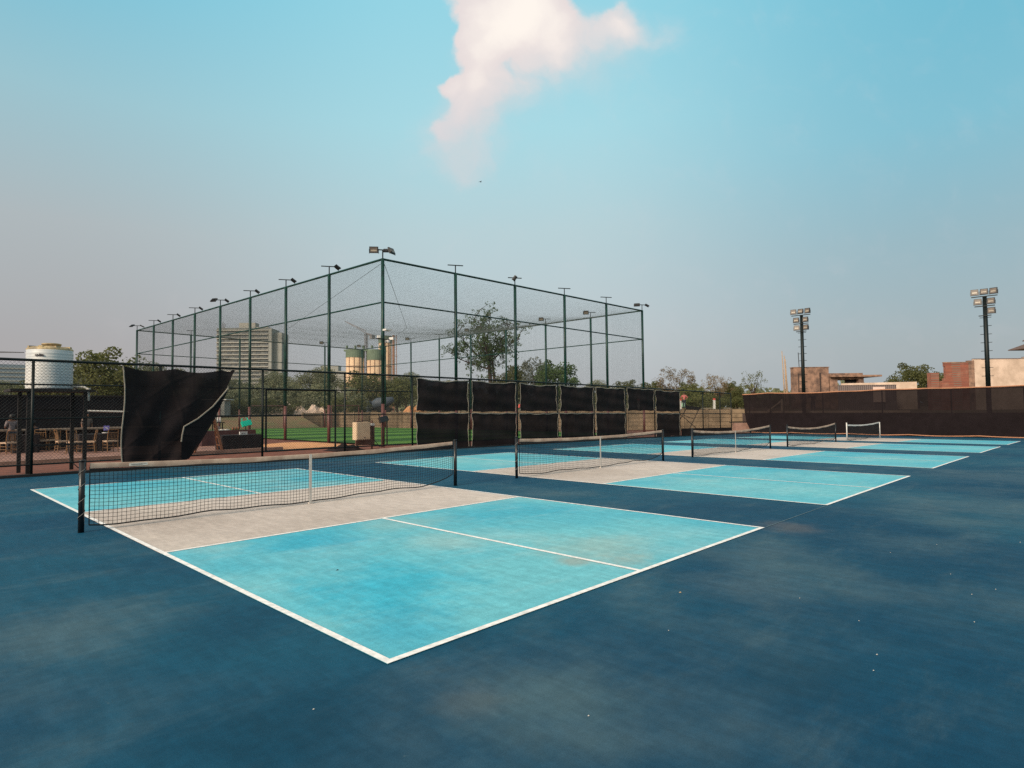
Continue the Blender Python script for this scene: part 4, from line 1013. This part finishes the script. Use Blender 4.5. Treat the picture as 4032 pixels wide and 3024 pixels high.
fb = thing('hazy_building', (40, 500, 1), 'pale blue hazy building low at the left picture edge', 'building')
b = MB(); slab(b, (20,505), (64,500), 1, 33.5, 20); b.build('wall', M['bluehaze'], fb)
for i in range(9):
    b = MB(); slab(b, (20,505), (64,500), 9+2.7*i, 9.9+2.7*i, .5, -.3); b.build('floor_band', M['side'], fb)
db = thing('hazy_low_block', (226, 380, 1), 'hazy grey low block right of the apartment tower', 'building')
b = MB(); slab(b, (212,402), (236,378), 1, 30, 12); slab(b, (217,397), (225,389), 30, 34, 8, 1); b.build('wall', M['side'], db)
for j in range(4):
    b = MB(); slab(b, (212,402), (236,378), 8+6*j, 9.2+6*j, .4, -.3); b.build('floor_band', M['slab'], db)

# yard beyond the cage: truck, booth, rubble
tr = thing('mixer_truck', (44, 66.5, 1.3), 'blue grey concrete mixer truck parked beyond the turf', 'truck')
def TP(a_, z, d=0): v = Vector((43.8,66.6,0))+DIR*a_+DEP*d; return (v.x, v.y, z)
truckm = mat('blue_grey_truck_paint', lin(70, 80, 92), .6, .25, 1.5)
b = MB(); b.box(TP(-1.5, 2.2), (1.5, 2.0, 1.5), rz=R(-46)); cab = b.build('cab', truckm, tr)
b = MB(); b.box(TP(-1.5, 2.5, -1.02), (1.1, .04, .6), rz=R(-46)); b.build('windscreen', M['dark'], cab)
b = MB(); b.tube([TP(-.5, 2.3), TP(.3, 2.6), TP(1.4, 2.7), TP(2.4, 3.1)], [.45, .72, .72, .35], 16); b.build('mixer_drum', truckm, tr, True)
b = MB(); b.bar(TP(-2.2, 1.75), TP(2.4, 1.75), .3); b.build('chassis', M['dark'], tr)
for a_ in (-1.5, .8, 1.8):
    b = MB(); b.tube([TP(a_, 1.7, -1.1), TP(a_, 1.7, -.8)], .42, 14); b.build('wheel', M['dark'], tr)
bo = thing('grey_booth', (22, 70.5, 1.2), 'small pale grey site booth beyond the turf, left of the teal floodlight', 'booth')
b = MB(); slab(b, (23.6,70.6), (25.2,69.0), 1.2, 3.0, 1.6); b.build('wall', M['side'], bo)
b = MB(); slab(b, (23.4,70.8), (25.4,68.8), 3.0, 3.12, 2.0, -.2); b.build('roof', M['white'], bo)
b = MB(); slab(b, (24.2,70.0), (24.8,69.4), 1.7, 2.6, .04, -.03); b.build('window', M['dark'], bo)
rr = random.Random(12)
for i, (x, y, s) in enumerate(((34.5,72,1.9),(37.2,70,1.6),(47,62.5,1.4))):
    b = MB()
    b.grid(14, 12, lambda u, v: (x-s*1.5+3*s*u, y-s+2*s*v, 1.2+.8*s*(max(0, math.sin(u*math.pi))**1.1*max(0, math.sin(v*math.pi)))*(.7+.5*math.sin(u*15+v*9+i)*math.sin(v*13-u*4))))
    tag(b.build('rubble_mound', M['lime'] if i < 2 else M['sand'], None), 'rubble mound beyond the turf, %s' % ('left one of the pale pair', 'right one of the pale pair', 'tan one by the mixer truck')[i], 'rubble', 'rubble mounds')
# ------------------------------------------------------------------ trees
def leaf_quads(b, c, r, n, size, rr, squash=.8):
    for _ in range(n):
        while True:
            p = Vector((rr.uniform(-1,1), rr.uniform(-1,1), rr.uniform(-1,1)))
            if .05 < p.length < 1: break
        p = p*(p.length**-.35)
        p = Vector((p.x*r, p.y*r, p.z*r*squash))+c
        s = size*rr.uniform(.6, 1.3)
        a_ = Vector((rr.gauss(0,1), rr.gauss(0,1), rr.gauss(0,1))).normalized(); e = a_.orthogonal().normalized()
        e = Matrix.Rotation(rr.uniform(0, 6.28), 3, a_) @ e; g = a_.cross(e)
        b.add([p-e*s*.5, p+g*s*.34, p+e*s*.5, p-g*s*.34], [(0,1,2,3)])
def make_tree(name, H, W, trunk_h, nclump, per, lsize, m, seed, cr=.16, shell=.55, low=0., trunk_r=.03, limbs=9, squash=.8):
    rr = random.Random(seed); t = thing(name, (0,0,0), None, 'tree')
    cz = trunk_h+(H-trunk_h)*.5; ch_ = (H-trunk_h)*.5; cl = []
    for i in range(nclump):
        for _ in range(80):
            p = Vector((rr.uniform(-1,1), rr.uniform(-1,1), rr.uniform(-1,1)))
            L = p.length
            if shell*rr.random() < L < 1 and not (p.z < -.55+low and L > .8): break
        lump = 1+.18*math.sin(p.x*5+seed)*math.cos(p.y*4+seed*2)
        cl.append(Vector((p.x*W*.5*lump, p.y*W*.5*lump, cz+p.z*ch_*lump)))
    b = MB()
    for c in cl: leaf_quads(b, c, W*cr*rr.uniform(.55, 1.15), int(per*rr.uniform(.6, 1.3)), lsize, rr, squash)
    b.build('crown', m, t)
    b = MB(); R0 = H*trunk_r; bend = rr.uniform(-.04, .04)*H
    top = Vector((bend, bend*.5, trunk_h+ch_*.6))
    b.tube([(0,0,-.3), (bend*.3, 0, trunk_h*.5), (bend*.6, bend*.3, trunk_h), top], [R0*1.25, R0, R0*.8, R0*.25], 8)
    for i in range(limbs):
        c = cl[int(i*len(cl)/limbs)]; s0 = Vector((bend*.5, bend*.2, trunk_h*rr.uniform(.7, 1.15)))
        md = s0.lerp(c, .5)+Vector((0,0,.06*H*rr.uniform(-.4,1)))
        b.tube([s0, s0.lerp(md, .6), md, md.lerp(c, .6), c], [R0*.5, R0*.4, R0*.3, R0*.18, R0*.06], 5)
    b.build('trunk', M['bark'], t)
    return t
pro = {
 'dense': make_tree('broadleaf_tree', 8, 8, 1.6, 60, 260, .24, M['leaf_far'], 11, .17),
 'dense2': make_tree('broadleaf_tree', 8, 9, 1.4, 60, 120, .34, M['leaf_olive'], 12, .16),
 'bush': make_tree('bush', 3, 4.4, .2, 36, 110, .2, M['leaf_olive'], 13, .19, low=-.4, limbs=5),
 'dry': make_tree('sparse_tree', 7, 7.6, 1.6, 90, 46, .2, M['leaf_dry'], 14, .10, limbs=26, trunk_r=.022),
 'open': make_tree('sparse_tree', 7, 6, 2.6, 34, 22, .26, M['leaf_olive'], 15, .13, limbs=16, trunk_r=.02),
 'dark': make_tree('broadleaf_tree', 8, 8, 1.2, 66, 150, .32, M['leaf_dark'], 16, .165),
 'grey': make_tree('sparse_tree', 8, 6.5, 1.5, 56, 50, .28, M['leaf_grey'], 17, .13, limbs=14, trunk_r=.02),
 'bright': make_tree('bush', 3.2, 5, .2, 36, 100, .22, M['leaf_bright'], 18, .19, low=-.4, limbs=5),
 'farbush': make_tree('bush', 3.4, 5, .2, 36, 100, .26, M['leaf_far'], 19, .19, low=-.4, limbs=5),
}
used = {}
TOPS = {'dense': 8.3, 'dense2': 8.3, 'bush': 3.1, 'dry': 7.1, 'open': 7.1, 'dark': 8.2, 'grey': 8.2, 'bright': 3.3, 'farbush': 3.5}
def tree(kind, x, y, z, top, wide=1., label='', group='trees beyond the walls', cat='tree'):
    s = (top-z)/TOPS[kind]
    o = place(pro[kind], used.get(kind), (x, y, z), (x*7.3+y*3.1) % 6.28, (s*wide, s*wide, s), label, cat, group)
    used[kind] = True; return o
# hero tree behind the cage
hero = None
def hero_tree():
    rr = random.Random(5); t = thing('large_tree', (59.9, 61.4, 1.3), 'largest tree, open crown and spreading bare limbs, seen through the sports cage', 'tree')
    b = MB(); base = Vector((59.9, 61.4, 1.2)); fork = base+Vector((.1, .1, 7.5)); tr_ = MB()
    tr_.tube([base, base.lerp(fork, .5)+Vector((.15,-.1,0)), fork], [.36, .3, .28], 10)
    tr_.tube([base+DIR*.6, base.lerp(fork, .6)+DIR*.75, fork+DIR*.4+Vector((0,0,.6))], [.26, .22, .16], 8)
    ends = []
    def at(a_, u, d): return fork+DIR*a_+DEP*d+Vector((0,0,u))
    boughs = {'l': [fork, at(-1.2,.5,.2), at(-2.6,1.6,.3), at(-4.0,3.4,.2), at(-4.9,4.6,0)], 'll': [fork-Vector((0,0,1.2)), at(-1.4,-.7,.4), at(-3.0,-.2,.6), at(-4.6,.5,.4), at(-5.9,1.4,0)],
              'c': [fork, at(-.1,1.6,0), at(-.3,3.2,.1), at(.0,5.2,0), at(.3,7.2,0)], 'cl': [fork, at(-.7,1.2,-.4), at(-1.5,2.8,-.6), at(-2.0,4.6,-.5), at(-2.3,6.2,-.4)],
              'r': [fork, at(.6,1.0,.3), at(1.3,2.4,.5), at(2.4,4.0,.4), at(3.2,5.6,.2)], 'rr': [fork, at(.9,.5,-.4), at(2.0,1.5,-.6), at(3.4,2.6,-.6), at(4.6,3.2,-.4)],
              'b': [fork, at(.2,1.0,1.4), at(.6,2.6,2.8), at(.9,4.4,3.6)], 'f': [fork, at(-.2,1.0,-1.4), at(-.6,2.6,-2.8), at(-.8,4.4,-3.6)]}
    for q in boughs.values():
        n = len(q); tr_.tube(q, [.15*(1-.8*i/(n-1)) for i in range(n)], 6)
        for i in range(1, n):
            for _ in range(5 if i > 1 else 2):
                s0 = q[i-1].lerp(q[i], rr.random()); g = rr.uniform(1.2, 2.6)
                e = s0+DIR*rr.uniform(-1,1)*g+DEP*rr.uniform(-1,1)*g+Vector((0,0,rr.uniform(-.5,.9)*g)); md = s0.lerp(e,.5)+Vector((0,0,.18*g))
                tr_.tube([s0, s0.lerp(md,.6), md, md.lerp(e,.6), e], [.07,.06,.045,.03,.012], 5); ends.append((md, e))
                for _ in range(2):
                    t0 = md.lerp(e, rr.random()); t1 = t0+Vector((rr.uniform(-.9,.9), rr.uniform(-.9,.9), rr.uniform(-.7,.8)))
                    tr_.tube([t0, t0.lerp(t1,.5)+Vector((0,0,.08)), t1], [.025,.018,.008], 4); ends.append((t0, t1))
    for _ in range(26):                                              # low leafy shoots around the trunk
        p_ = base+DIR*rr.uniform(-2.6,2.4)+DEP*rr.uniform(-1.5,1.5)+Vector((0,0,rr.uniform(2.5,6.4))); ends.append((p_, p_+Vector((rr.uniform(-.6,.6),rr.uniform(-.6,.6),.5))))
    for md, tip in ends:
        for _ in range(2):
            c = md.lerp(tip, rr.uniform(.55, 1.08))+Vector((rr.gauss(0,.5), rr.gauss(0,.5), rr.gauss(0,.35)))
            leaf_quads(b, c, rr.uniform(.24, .46), rr.randint(12, 24), .21, rr)
    b.build('crown', M['leaf_dark'], t); tr_.build('trunk', M['bark'], t)
hero_tree()
T = [
 # kind, x, y, z, top, wide, label
 ('dark', 60.6, 49.3, 1.3, 7.9, .92, 'dark round tree right of the largest tree'),
 ('grey', 60.3, 52.6, 1.3, 8.9, .75, 'grey leaved airy tree between the largest and the dark round tree'),
 ('dense2', 61.0, 57.2, 1.3, 8.0, .8, 'green bushy tree at the right foot of the largest tree'),
 ('dense2', 56.5, 62.5, 1.3, 5.4, .9, 'low olive tree at the left foot of the largest tree'),
 ('dense', 51.46, 113.3, 1.2, 9.0, 1.2, 'hazy tree left of the silos, first of the long tree line'),
 ('dense', 57.3, 107.2, 1.2, 9.8, 1.2, 'hazy tree just left of the silos, taller one'),
 ('dense2', 53.2, 83, 1.2, 7.9, 1.15, 'brownish tree in front of the silos'),
 ('dense2', 56.8, 80, 1.2, 6.9, 1.1, 'olive tree in front of the right silo'),
 ('dense', 69.4, 94.8, 1.2, 8.6, 1.2, 'hazy tree right of the silos'),
 ('dense', 74.5, 89, 1.2, 7.0, 1.2, 'low hazy tree further right of the silos'),
 ('dense', 44.5, 118, 1.2, 8.2, 1.2, 'hazy tree below the right edge of the apartment tower'),
 ('dense', 38.5, 124, 1.2, 9.5, 1.1, 'hazy tree in front of the apartment tower'),
 ('dense', 33, 126, 1.2, 10.5, 1.0, 'tall hazy tree left of the apartment tower'),
 ('dense', 28.5, 128, 1.2, 9.0, 1.1, 'hazy tree behind the left part of the sports cage'),
 ('dense', 22, 132, 1.2, 9.0, 1.2, 'hazy tree behind the left end of the sports cage'),
 ('dense2', 13.6, 69.5, 0.5, 7.9, 1.1, 'large dark tree right of the water tank'),
 ('dense2', 17.2, 72, .8, 6.2, 1.0, 'olive tree right of the large dark tree'),
 ('dense2', 9.6, 74, .5, 5.2, 1.1, 'olive tree just right of the tank'),
 ('dense', 4.5, 78, .5, 4.8, 1.2, 'low hazy tree left of the water tank'),
 ('dense', 8.2, 100, .5, 6.0, 1.3, 'low hazy tree behind the water tank'),
 ('dry', 83.5, 44.3, 1.4, 7.6, 1.0, 'bare brown tree on the right, the larger one'),
 ('dry', 76.5, 34.2, 1.4, 5.9, .9, 'bare brown tree right of the larger brown one'),
 ('dense2', 79.5, 33.5, 1.4, 5.0, 1.0, 'olive tree between the bare brown trees'),
 ('dense2', 85.5, 50.5, 1.4, 5.9, 1.2, 'olive tree left of the larger bare brown tree'),
 ('dense2', 86.5, 56.0, 1.4, 6.3, 1.1, 'olive tree right of the cage corner pole'),
 ('dense', 88, 62.5, 1.4, 6.4, 1.2, 'pale olive tree left of the cage corner pole'),
 ('dense2', 80.0, 40.0, 1.4, 5.2, 1.1, 'olive tree below the larger bare brown tree'),
 ('dense2', 75.4, 31.2, 1.4, 3.8, 1.0, 'low olive tree at the right end of the thicket'),
 ('open', 71.9, 27.3, 1.4, 5.95, .8, 'small slender green tree standing alone left of the bamboo poles'),
 ('bush', 71.2, 23.9, 1.4, 3.35, 1.0, 'round bush right of the slender green tree'),
 ('bush', 73.2, 26.2, 1.4, 2.9, .9, 'small bush under the slender green tree'),
 ('dense2', 109.3, 17.4, 1.2, 8.0, .95, 'round olive tree left of the brick house'),
 ('dense2', 112.0, 14.6, 1.2, 6.4, .8, 'smaller olive tree behind the brick pillar'),
 ('dense2', 106.9, 20.4, 1.2, 5.8, .7, 'low olive tree at the left of the round olive tree'),
 ('farbush', 30, 74.5, 1.2, 4.2, 1.2, 'bush beyond the turf left of the rubble'),
 ('farbush', 27, 76, 1.2, 4.6, 1.2, 'bush beyond the turf right of the booth'),
 ('bush', 30.5, 71, 1.2, 3.2, 1.2, 'dark low bush beyond the turf near the left goal'),
 ('bush', 33.2, 69.5, 1.2, 3.0, 1.1, 'dark low bush beyond the turf right of the left goal'),
 ('bush', 27.4, 72, 1.2, 3.2, 1.2, 'dark low bush behind the left goal'),
 ('bush', 40.2, 64.8, 1.25, 3.2, 1.1, 'bush beyond the wall left of the mixer truck'),
 ('bush', 38.2, 67.2, 1.2, 3.4, 1.0, 'bush beyond the wall behind the right goal'),
 ('bush', 47.2, 57.2, 1.3, 3.2, 1.2, 'bush beyond the wall right of the mixer truck'),
 ('farbush', 22, 74, 1.2, 4.2, 1.2, 'bush beyond the turf left of the booth'),
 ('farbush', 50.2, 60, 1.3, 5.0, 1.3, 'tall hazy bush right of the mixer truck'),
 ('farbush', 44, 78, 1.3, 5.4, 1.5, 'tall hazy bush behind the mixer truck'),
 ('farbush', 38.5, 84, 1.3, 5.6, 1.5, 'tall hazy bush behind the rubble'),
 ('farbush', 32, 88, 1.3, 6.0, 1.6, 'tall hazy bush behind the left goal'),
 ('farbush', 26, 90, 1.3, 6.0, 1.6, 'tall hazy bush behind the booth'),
 ('bright', 64.2, 33.8, 1.4, 3.2, 1.2, 'leafy green bush on the bank behind the person in red'),
 ('bush', 67.5, 33.0, 1.4, 3.9, 1.3, 'olive bush on the bank behind the open white post'),
 ('bush', 65.8, 29.0, 1.4, 3.0, 1.2, 'olive bush on the bank right of the open white post'),
 ('bush', 69, 28.2, 1.4, 2.8, 1.3, 'olive bush on the bank left of the slender green tree'),
 ('bush', 63.6, 37.5, 1.4, 3.8, 1.3, 'olive bush on the bank left of the person in red'),
 ('bush', 60.4, 22.4, 1.4, 2.0, 1.0, 'low green bush on the wall top near the screen'),
 ('bush', 56.6, 42.5, 1.4, 3.4, 1.3, 'bush behind the lower gap in the cloth panels'),
]
for a_ in T: tree(*a_[:6], label=a_[6], cat='bush' if 'bush' in a_[0] or a_[0] == 'bright' else 'tree', group='bushes beyond the walls' if 'bush' in a_[0] or a_[0] == 'bright' else 'trees beyond the walls')
tag(pro['dense'])
# far wooded skyline closing the haze
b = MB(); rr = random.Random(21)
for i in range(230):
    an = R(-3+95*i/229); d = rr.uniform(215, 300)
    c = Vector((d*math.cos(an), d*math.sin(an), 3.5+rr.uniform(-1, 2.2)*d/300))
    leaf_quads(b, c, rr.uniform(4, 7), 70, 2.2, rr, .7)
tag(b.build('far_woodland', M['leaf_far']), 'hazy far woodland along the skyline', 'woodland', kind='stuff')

# ------------------------------------------------------------------ litter on the court and the bird
def litter(x, y, s, m, label, nm, grp):
    b = MB(); rr = random.Random(int(x*100+y*37)); n = 7; z = gz(x)+.003; s *= .75
    ring = [(x+s*rr.uniform(.6,1)*math.cos(k*6.283/n), y+s*.7*rr.uniform(.6,1)*math.sin(k*6.283/n), z) for k in range(n)]
    b.add(ring+[(x+s*.1, y, z+s*.5)], [(k, (k+1) % n, n) for k in range(n)]+[tuple(range(n-1, -1, -1))])
    tag(b.build(nm, m), label, 'litter', grp)
LIT = 'pale flakes of litter scattered over the dark blue court'
for (x, y, s) in ((2.29,-2.25,.014),(3.47,-2.62,.012),(4.3,-2.5,.014),(4.62,-2.63,.012),(2.92,-1.98,.01),(4.96,-2.25,.011),(3.2,-1.45,.011),(-.62,-.2,.011),(.35,-1.35,.012),(1.76,-1.02,.010),(5.6,-1.6,.012),(6.4,-1.9,.012),(7.2,-2.6,.016),(2.0,-2.3,.011)):
    litter(x, y, s, M['pebble'], 'tiny pale flake of litter lying on the dark blue court', 'litter_flake', LIT)
litter(2.66, -.62, .028, M['leafbit'], 'dry leaf lying on the dark blue court below the near baseline', 'dry_leaf', 'dry leaves on the court')
litter(1.0, 2.35, .03, M['cord'], 'dark scrap lying on the nearest turquoise box', 'dark_scrap', 'scraps on the court')
b = MB(); c = Vector((38.18,39.8,23.88))
b.lathe([(.005,-.13),(.035,-.05),(.04,.03),(.015,.1),(.005,.13)], 8); b.v = [(c.x+v[2], c.y+v[0], c.z+v[1]) for v in b.v]
bd = thing('flying_bird', c, 'tiny dark bird flying below the cloud', 'bird'); b.build('body', M['dark'], bd, True)
for s in (-1, 1):
    b = MB(); b.add([c+Vector((.05,0,0)), c+Vector((-.06,0,0)), c+Vector((-.05,s*.15,.06)), c+Vector((-.06,s*.25,.01)), c+Vector((.02,s*.15,.06))], [(0,1,2,4),(2,3,4)]); b.build('wing', M['dark'], bd)

# ------------------------------------------------------------------ sky, sun, camera
SUN_AZ, SUN_EL = R(186), R(27)                       # azimuth counter-clockwise from +X
w = bpy.data.worlds.new('World'); sc.world = w; w.use_nodes = True
nt = w.node_tree; nt.nodes.clear()
out = nt.nodes.new('ShaderNodeOutputWorld'); bg = nt.nodes.new('ShaderNodeBackground'); nt.links.new(bg.outputs[0], out.inputs[0])
sky = nt.nodes.new('ShaderNodeTexSky'); sky.sky_type = 'NISHITA'; sky.sun_disc = False
sky.sun_elevation = SUN_EL; sky.sun_rotation = math.pi/2-SUN_AZ; sky.dust_density = 3; sky.air_density = 1.3
tc = nt.nodes.new('ShaderNodeTexCoord'); D = tc.outputs['Generated']
def vdot(v):
    n = nt.nodes.new('ShaderNodeVectorMath'); n.operation = 'DOT_PRODUCT'; nt.links.new(D, n.inputs[0]); n.inputs[1].default_value = v; return n.outputs['Value']
sep = nt.nodes.new('ShaderNodeSeparateXYZ'); nt.links.new(D, sep.inputs[0]); dz = sep.outputs[2]
def cramp(x, stops):
    n = nt.nodes.new('ShaderNodeValToRGB'); cr = n.color_ramp; cr.interpolation = 'EASE' if False else 'LINEAR'
    while len(cr.elements) < len(stops): cr.elements.new(.5)
    for e, (p, c_) in zip(cr.elements, stops): e.position = p; e.color = c_
    nt.links.new(x, n.inputs[0]); return n.outputs[0]
hz_l = cramp(dz, [(0, lin(176,168,168)), (.10, lin(174,172,174)), (.25, lin(178,187,190)), (.40, lin(158,200,211)), (.55, lin(116,196,220)), (.64, lin(176,206,214)), (.78, lin(234,220,206))])
hz_r = cramp(dz, [(0, lin(168,176,182)), (.08, lin(168,179,184)), (.22, lin(154,185,195)), (.36, lin(132,195,213)), (.55, lin(108,192,216)), (.64, lin(176,206,214)), (.78, lin(234,220,206))])
hz_m = cramp(dz, [(0, lin(186,188,192)), (.12, lin(193,201,205)), (.28, lin(187,212,217)), (.42, lin(172,222,232)), (.57, lin(152,218,234)), (.64, lin(176,206,214)), (.78, lin(234,220,206))])  # top stops of all ramps lie above the view, whitened to light the ground
yaw = .7688
lft = vdot((-math.sin(yaw), math.cos(yaw), 0)); fwd = vdot((math.cos(yaw), math.sin(yaw), 0))
c = mixc(nt, ramp(nt, lft, .08, .62), hz_m, hz_l)
c = mixc(nt, ramp(nt, lft, -.08, -.58), c, hz_r)
# blend with the physical sky
sm = nt.nodes.new('ShaderNodeVectorMath'); sm.operation = 'SCALE'; nt.links.new(sky.outputs[0], sm.inputs[0]); sm.inputs['Scale'].default_value = .1
c = mixc(nt, .08, c, sm.outputs[0])
# bright haze around the veiled sun
sd = Vector((math.cos(SUN_EL)*math.cos(SUN_AZ), math.cos(SUN_EL)*math.sin(SUN_AZ), math.sin(SUN_EL)))
gl = math_(nt, 'MULTIPLY', math_(nt, 'POWER', math_(nt, 'MAXIMUM', vdot(tuple(sd)), 0), 5.), 1.1)
glc = nt.nodes.new('ShaderNodeVectorMath'); glc.operation = 'SCALE'; glc.inputs[0].default_value = (1.0, .86, .7); nt.links.new(gl, glc.inputs['Scale'])
# cloud: puffs placed on the sky sphere around a fixed direction, broken up with noise
f0 = Vector((math.cos(.0408)*math.cos(yaw), math.cos(.0408)*math.sin(yaw), math.sin(.0408))); r0 = Vector((math.sin(yaw), -math.cos(yaw), 0)); u0 = r0.cross(f0)
rl = -.0101; r1 = r0*math.cos(rl)+u0*math.sin(rl); u1 = -r0*math.sin(rl)+u0*math.cos(rl)
df = vdot(tuple(f0)); cu = math_(nt, 'DIVIDE', vdot(tuple(r1)), df); cv = math_(nt, 'DIVIDE', vdot(tuple(u1)), df)
cxyz = nt.nodes.new('ShaderNodeCombineXYZ'); nt.links.new(cu, cxyz.inputs[0]); nt.links.new(cv, cxyz.inputs[1])
wn = nt.nodes.new('ShaderNodeTexNoise'); wn.inputs['Scale'].default_value = 9; wn.inputs['Detail'].default_value = 5; nt.links.new(cxyz.outputs[0], wn.inputs['Vector'])
wv = nt.nodes.new('ShaderNodeVectorMath'); wv.operation = 'MULTIPLY_ADD'; nt.links.new(wn.outputs['Color'], wv.inputs[0]); wv.inputs[1].default_value = (.11,.11,0); 
av = nt.nodes.new('ShaderNodeVectorMath'); av.operation = 'SUBTRACT'; nt.links.new(cxyz.outputs[0], av.inputs[0]); av.inputs[1].default_value = (.055,.055,0)
nt.links.new(av.outputs[0], wv.inputs[2]); CP = wv.outputs[0]
def puffs(lst):
    tot = None
    for (px, py, rad, amp) in lst:
        u_, v_ = (px-1106)/1324.64, (829.5-py)/1324.64
        n = nt.nodes.new('ShaderNodeVectorMath'); n.operation = 'DISTANCE'; nt.links.new(CP, n.inputs[0]); n.inputs[1].default_value = (u_, v_, 0)
        g = ramp(nt, n.outputs['Value'], 0, rad/1324.64, amp, 0)
        tot = g if tot is None else math_(nt, 'ADD', tot, g)
    return tot
core = puffs([(1080,-60,190,1.2),(1060,50,115,1.1),(1150,60,115,1.0),(1230,70,90,.9),(1030,130,90,1.0),(1100,120,80,.7),(1350,45,72,1.0),(1310,85,70,.7),(1400,75,50,.3),(1000,200,72,.9),(1050,190,70,.6),
              (955,180,42,.75),(985,255,60,.75),(1035,245,55,.4),(945,262,42,.42),(955,300,60,.32),(975,335,75,.3),(1000,380,70,.14),(1050,330,80,.2),(900,330,50,.15),(1110,210,90,.6),(1200,150,100,.5),(1450,70,80,.35),(1040,290,80,.4),(1180,-20,120,.8)])
veil = puffs([(1120,120,260,.5),(1000,260,170,.5),(1330,110,170,.42),(1450,60,120,.2),(980,350,110,.3)])
fb_ = nt.nodes.new('ShaderNodeTexNoise'); fb_.inputs['Scale'].default_value = 16; fb_.inputs['Detail'].default_value = 7; fb_.inputs['Roughness'].default_value = .58; nt.links.new(CP, fb_.inputs['Vector'])
den = math_(nt, 'ADD', core, math_(nt, 'MULTIPLY', math_(nt, 'SUBTRACT', fb_.outputs['Fac'], .5), .9))
sft = ramp(nt, math_(nt, 'ADD', math_(nt, 'ADD', math_(nt, 'MULTIPLY', cu, 671.6), math_(nt, 'MULTIPLY', cv, -1141.8)), 520.3), -120, 30)
sa, sb2 = ramp(nt, den, .36, .8, 0, .96), ramp(nt, den, -.05, 1.5, 0, .96)
ca = math_(nt, 'ADD', math_(nt, 'MULTIPLY', sa, math_(nt, 'SUBTRACT', 1, sft)), math_(nt, 'MULTIPLY', sb2, sft)); va = ramp(nt, math_(nt, 'ADD', veil, math_(nt, 'MULTIPLY', math_(nt, 'SUBTRACT', fb_.outputs['Fac'], .5), .35)), .12, .85, 0, .6)
front_ = ramp(nt, df, .2, .4)
ccol = mixc(nt, ramp(nt, den, .7, 2.0), lin(234, 222, 220), (1.03, .94, .86, 1))
ccol = mixc(nt, ramp(nt, cv, .36, .52), lin(226, 214, 216), ccol)
c = mixc(nt, math_(nt, 'MULTIPLY', va, front_), c, lin(212, 212, 214))
c = mixc(nt, math_(nt, 'MULTIPLY', ca, front_), c, ccol)
ad = nt.nodes.new('ShaderNodeVectorMath'); ad.operation = 'ADD'; nt.links.new(c, ad.inputs[0]); nt.links.new(glc.outputs[0], ad.inputs[1])
nt.links.new(ad.outputs[0], bg.inputs[0]); bg.inputs[1].default_value = 1.0

sl = bpy.data.lights.new('sun', 'SUN'); sl.energy = 3.9; sl.angle = R(14); sl.color = (1, .83, .65)
so = bpy.data.objects.new('sun', sl); COL.objects.link(so); so.rotation_euler = (-sd).to_track_quat('-Z', 'Y').to_euler(); so.location = (0, 0, 60)

cam = bpy.data.cameras.new('camera'); co = bpy.data.objects.new('camera', cam); COL.objects.link(co)
cam.sensor_width = 36; cam.sensor_fit = 'HORIZONTAL'; cam.lens = 36*1324.64/2212; cam.clip_start = .05; cam.clip_end = 6000
Mx = Matrix((r1, u1, -f0)).transposed().to_4x4(); Mx.translation = Vector((-2.3251, -3.3932, 1.6421)); co.matrix_world = Mx
sc.camera = co
sc.view_settings.view_transform = 'Standard'; sc.view_settings.look = 'None'; sc.view_settings.exposure = 0; sc.view_settings.gamma = 1
sc.cycles.max_bounces = 6; sc.cycles.transparent_max_bounces = 24; sc.cycles.use_adaptive_sampling = True; sc.cycles.adaptive_threshold = .01
sc.cycles.use_denoising = False
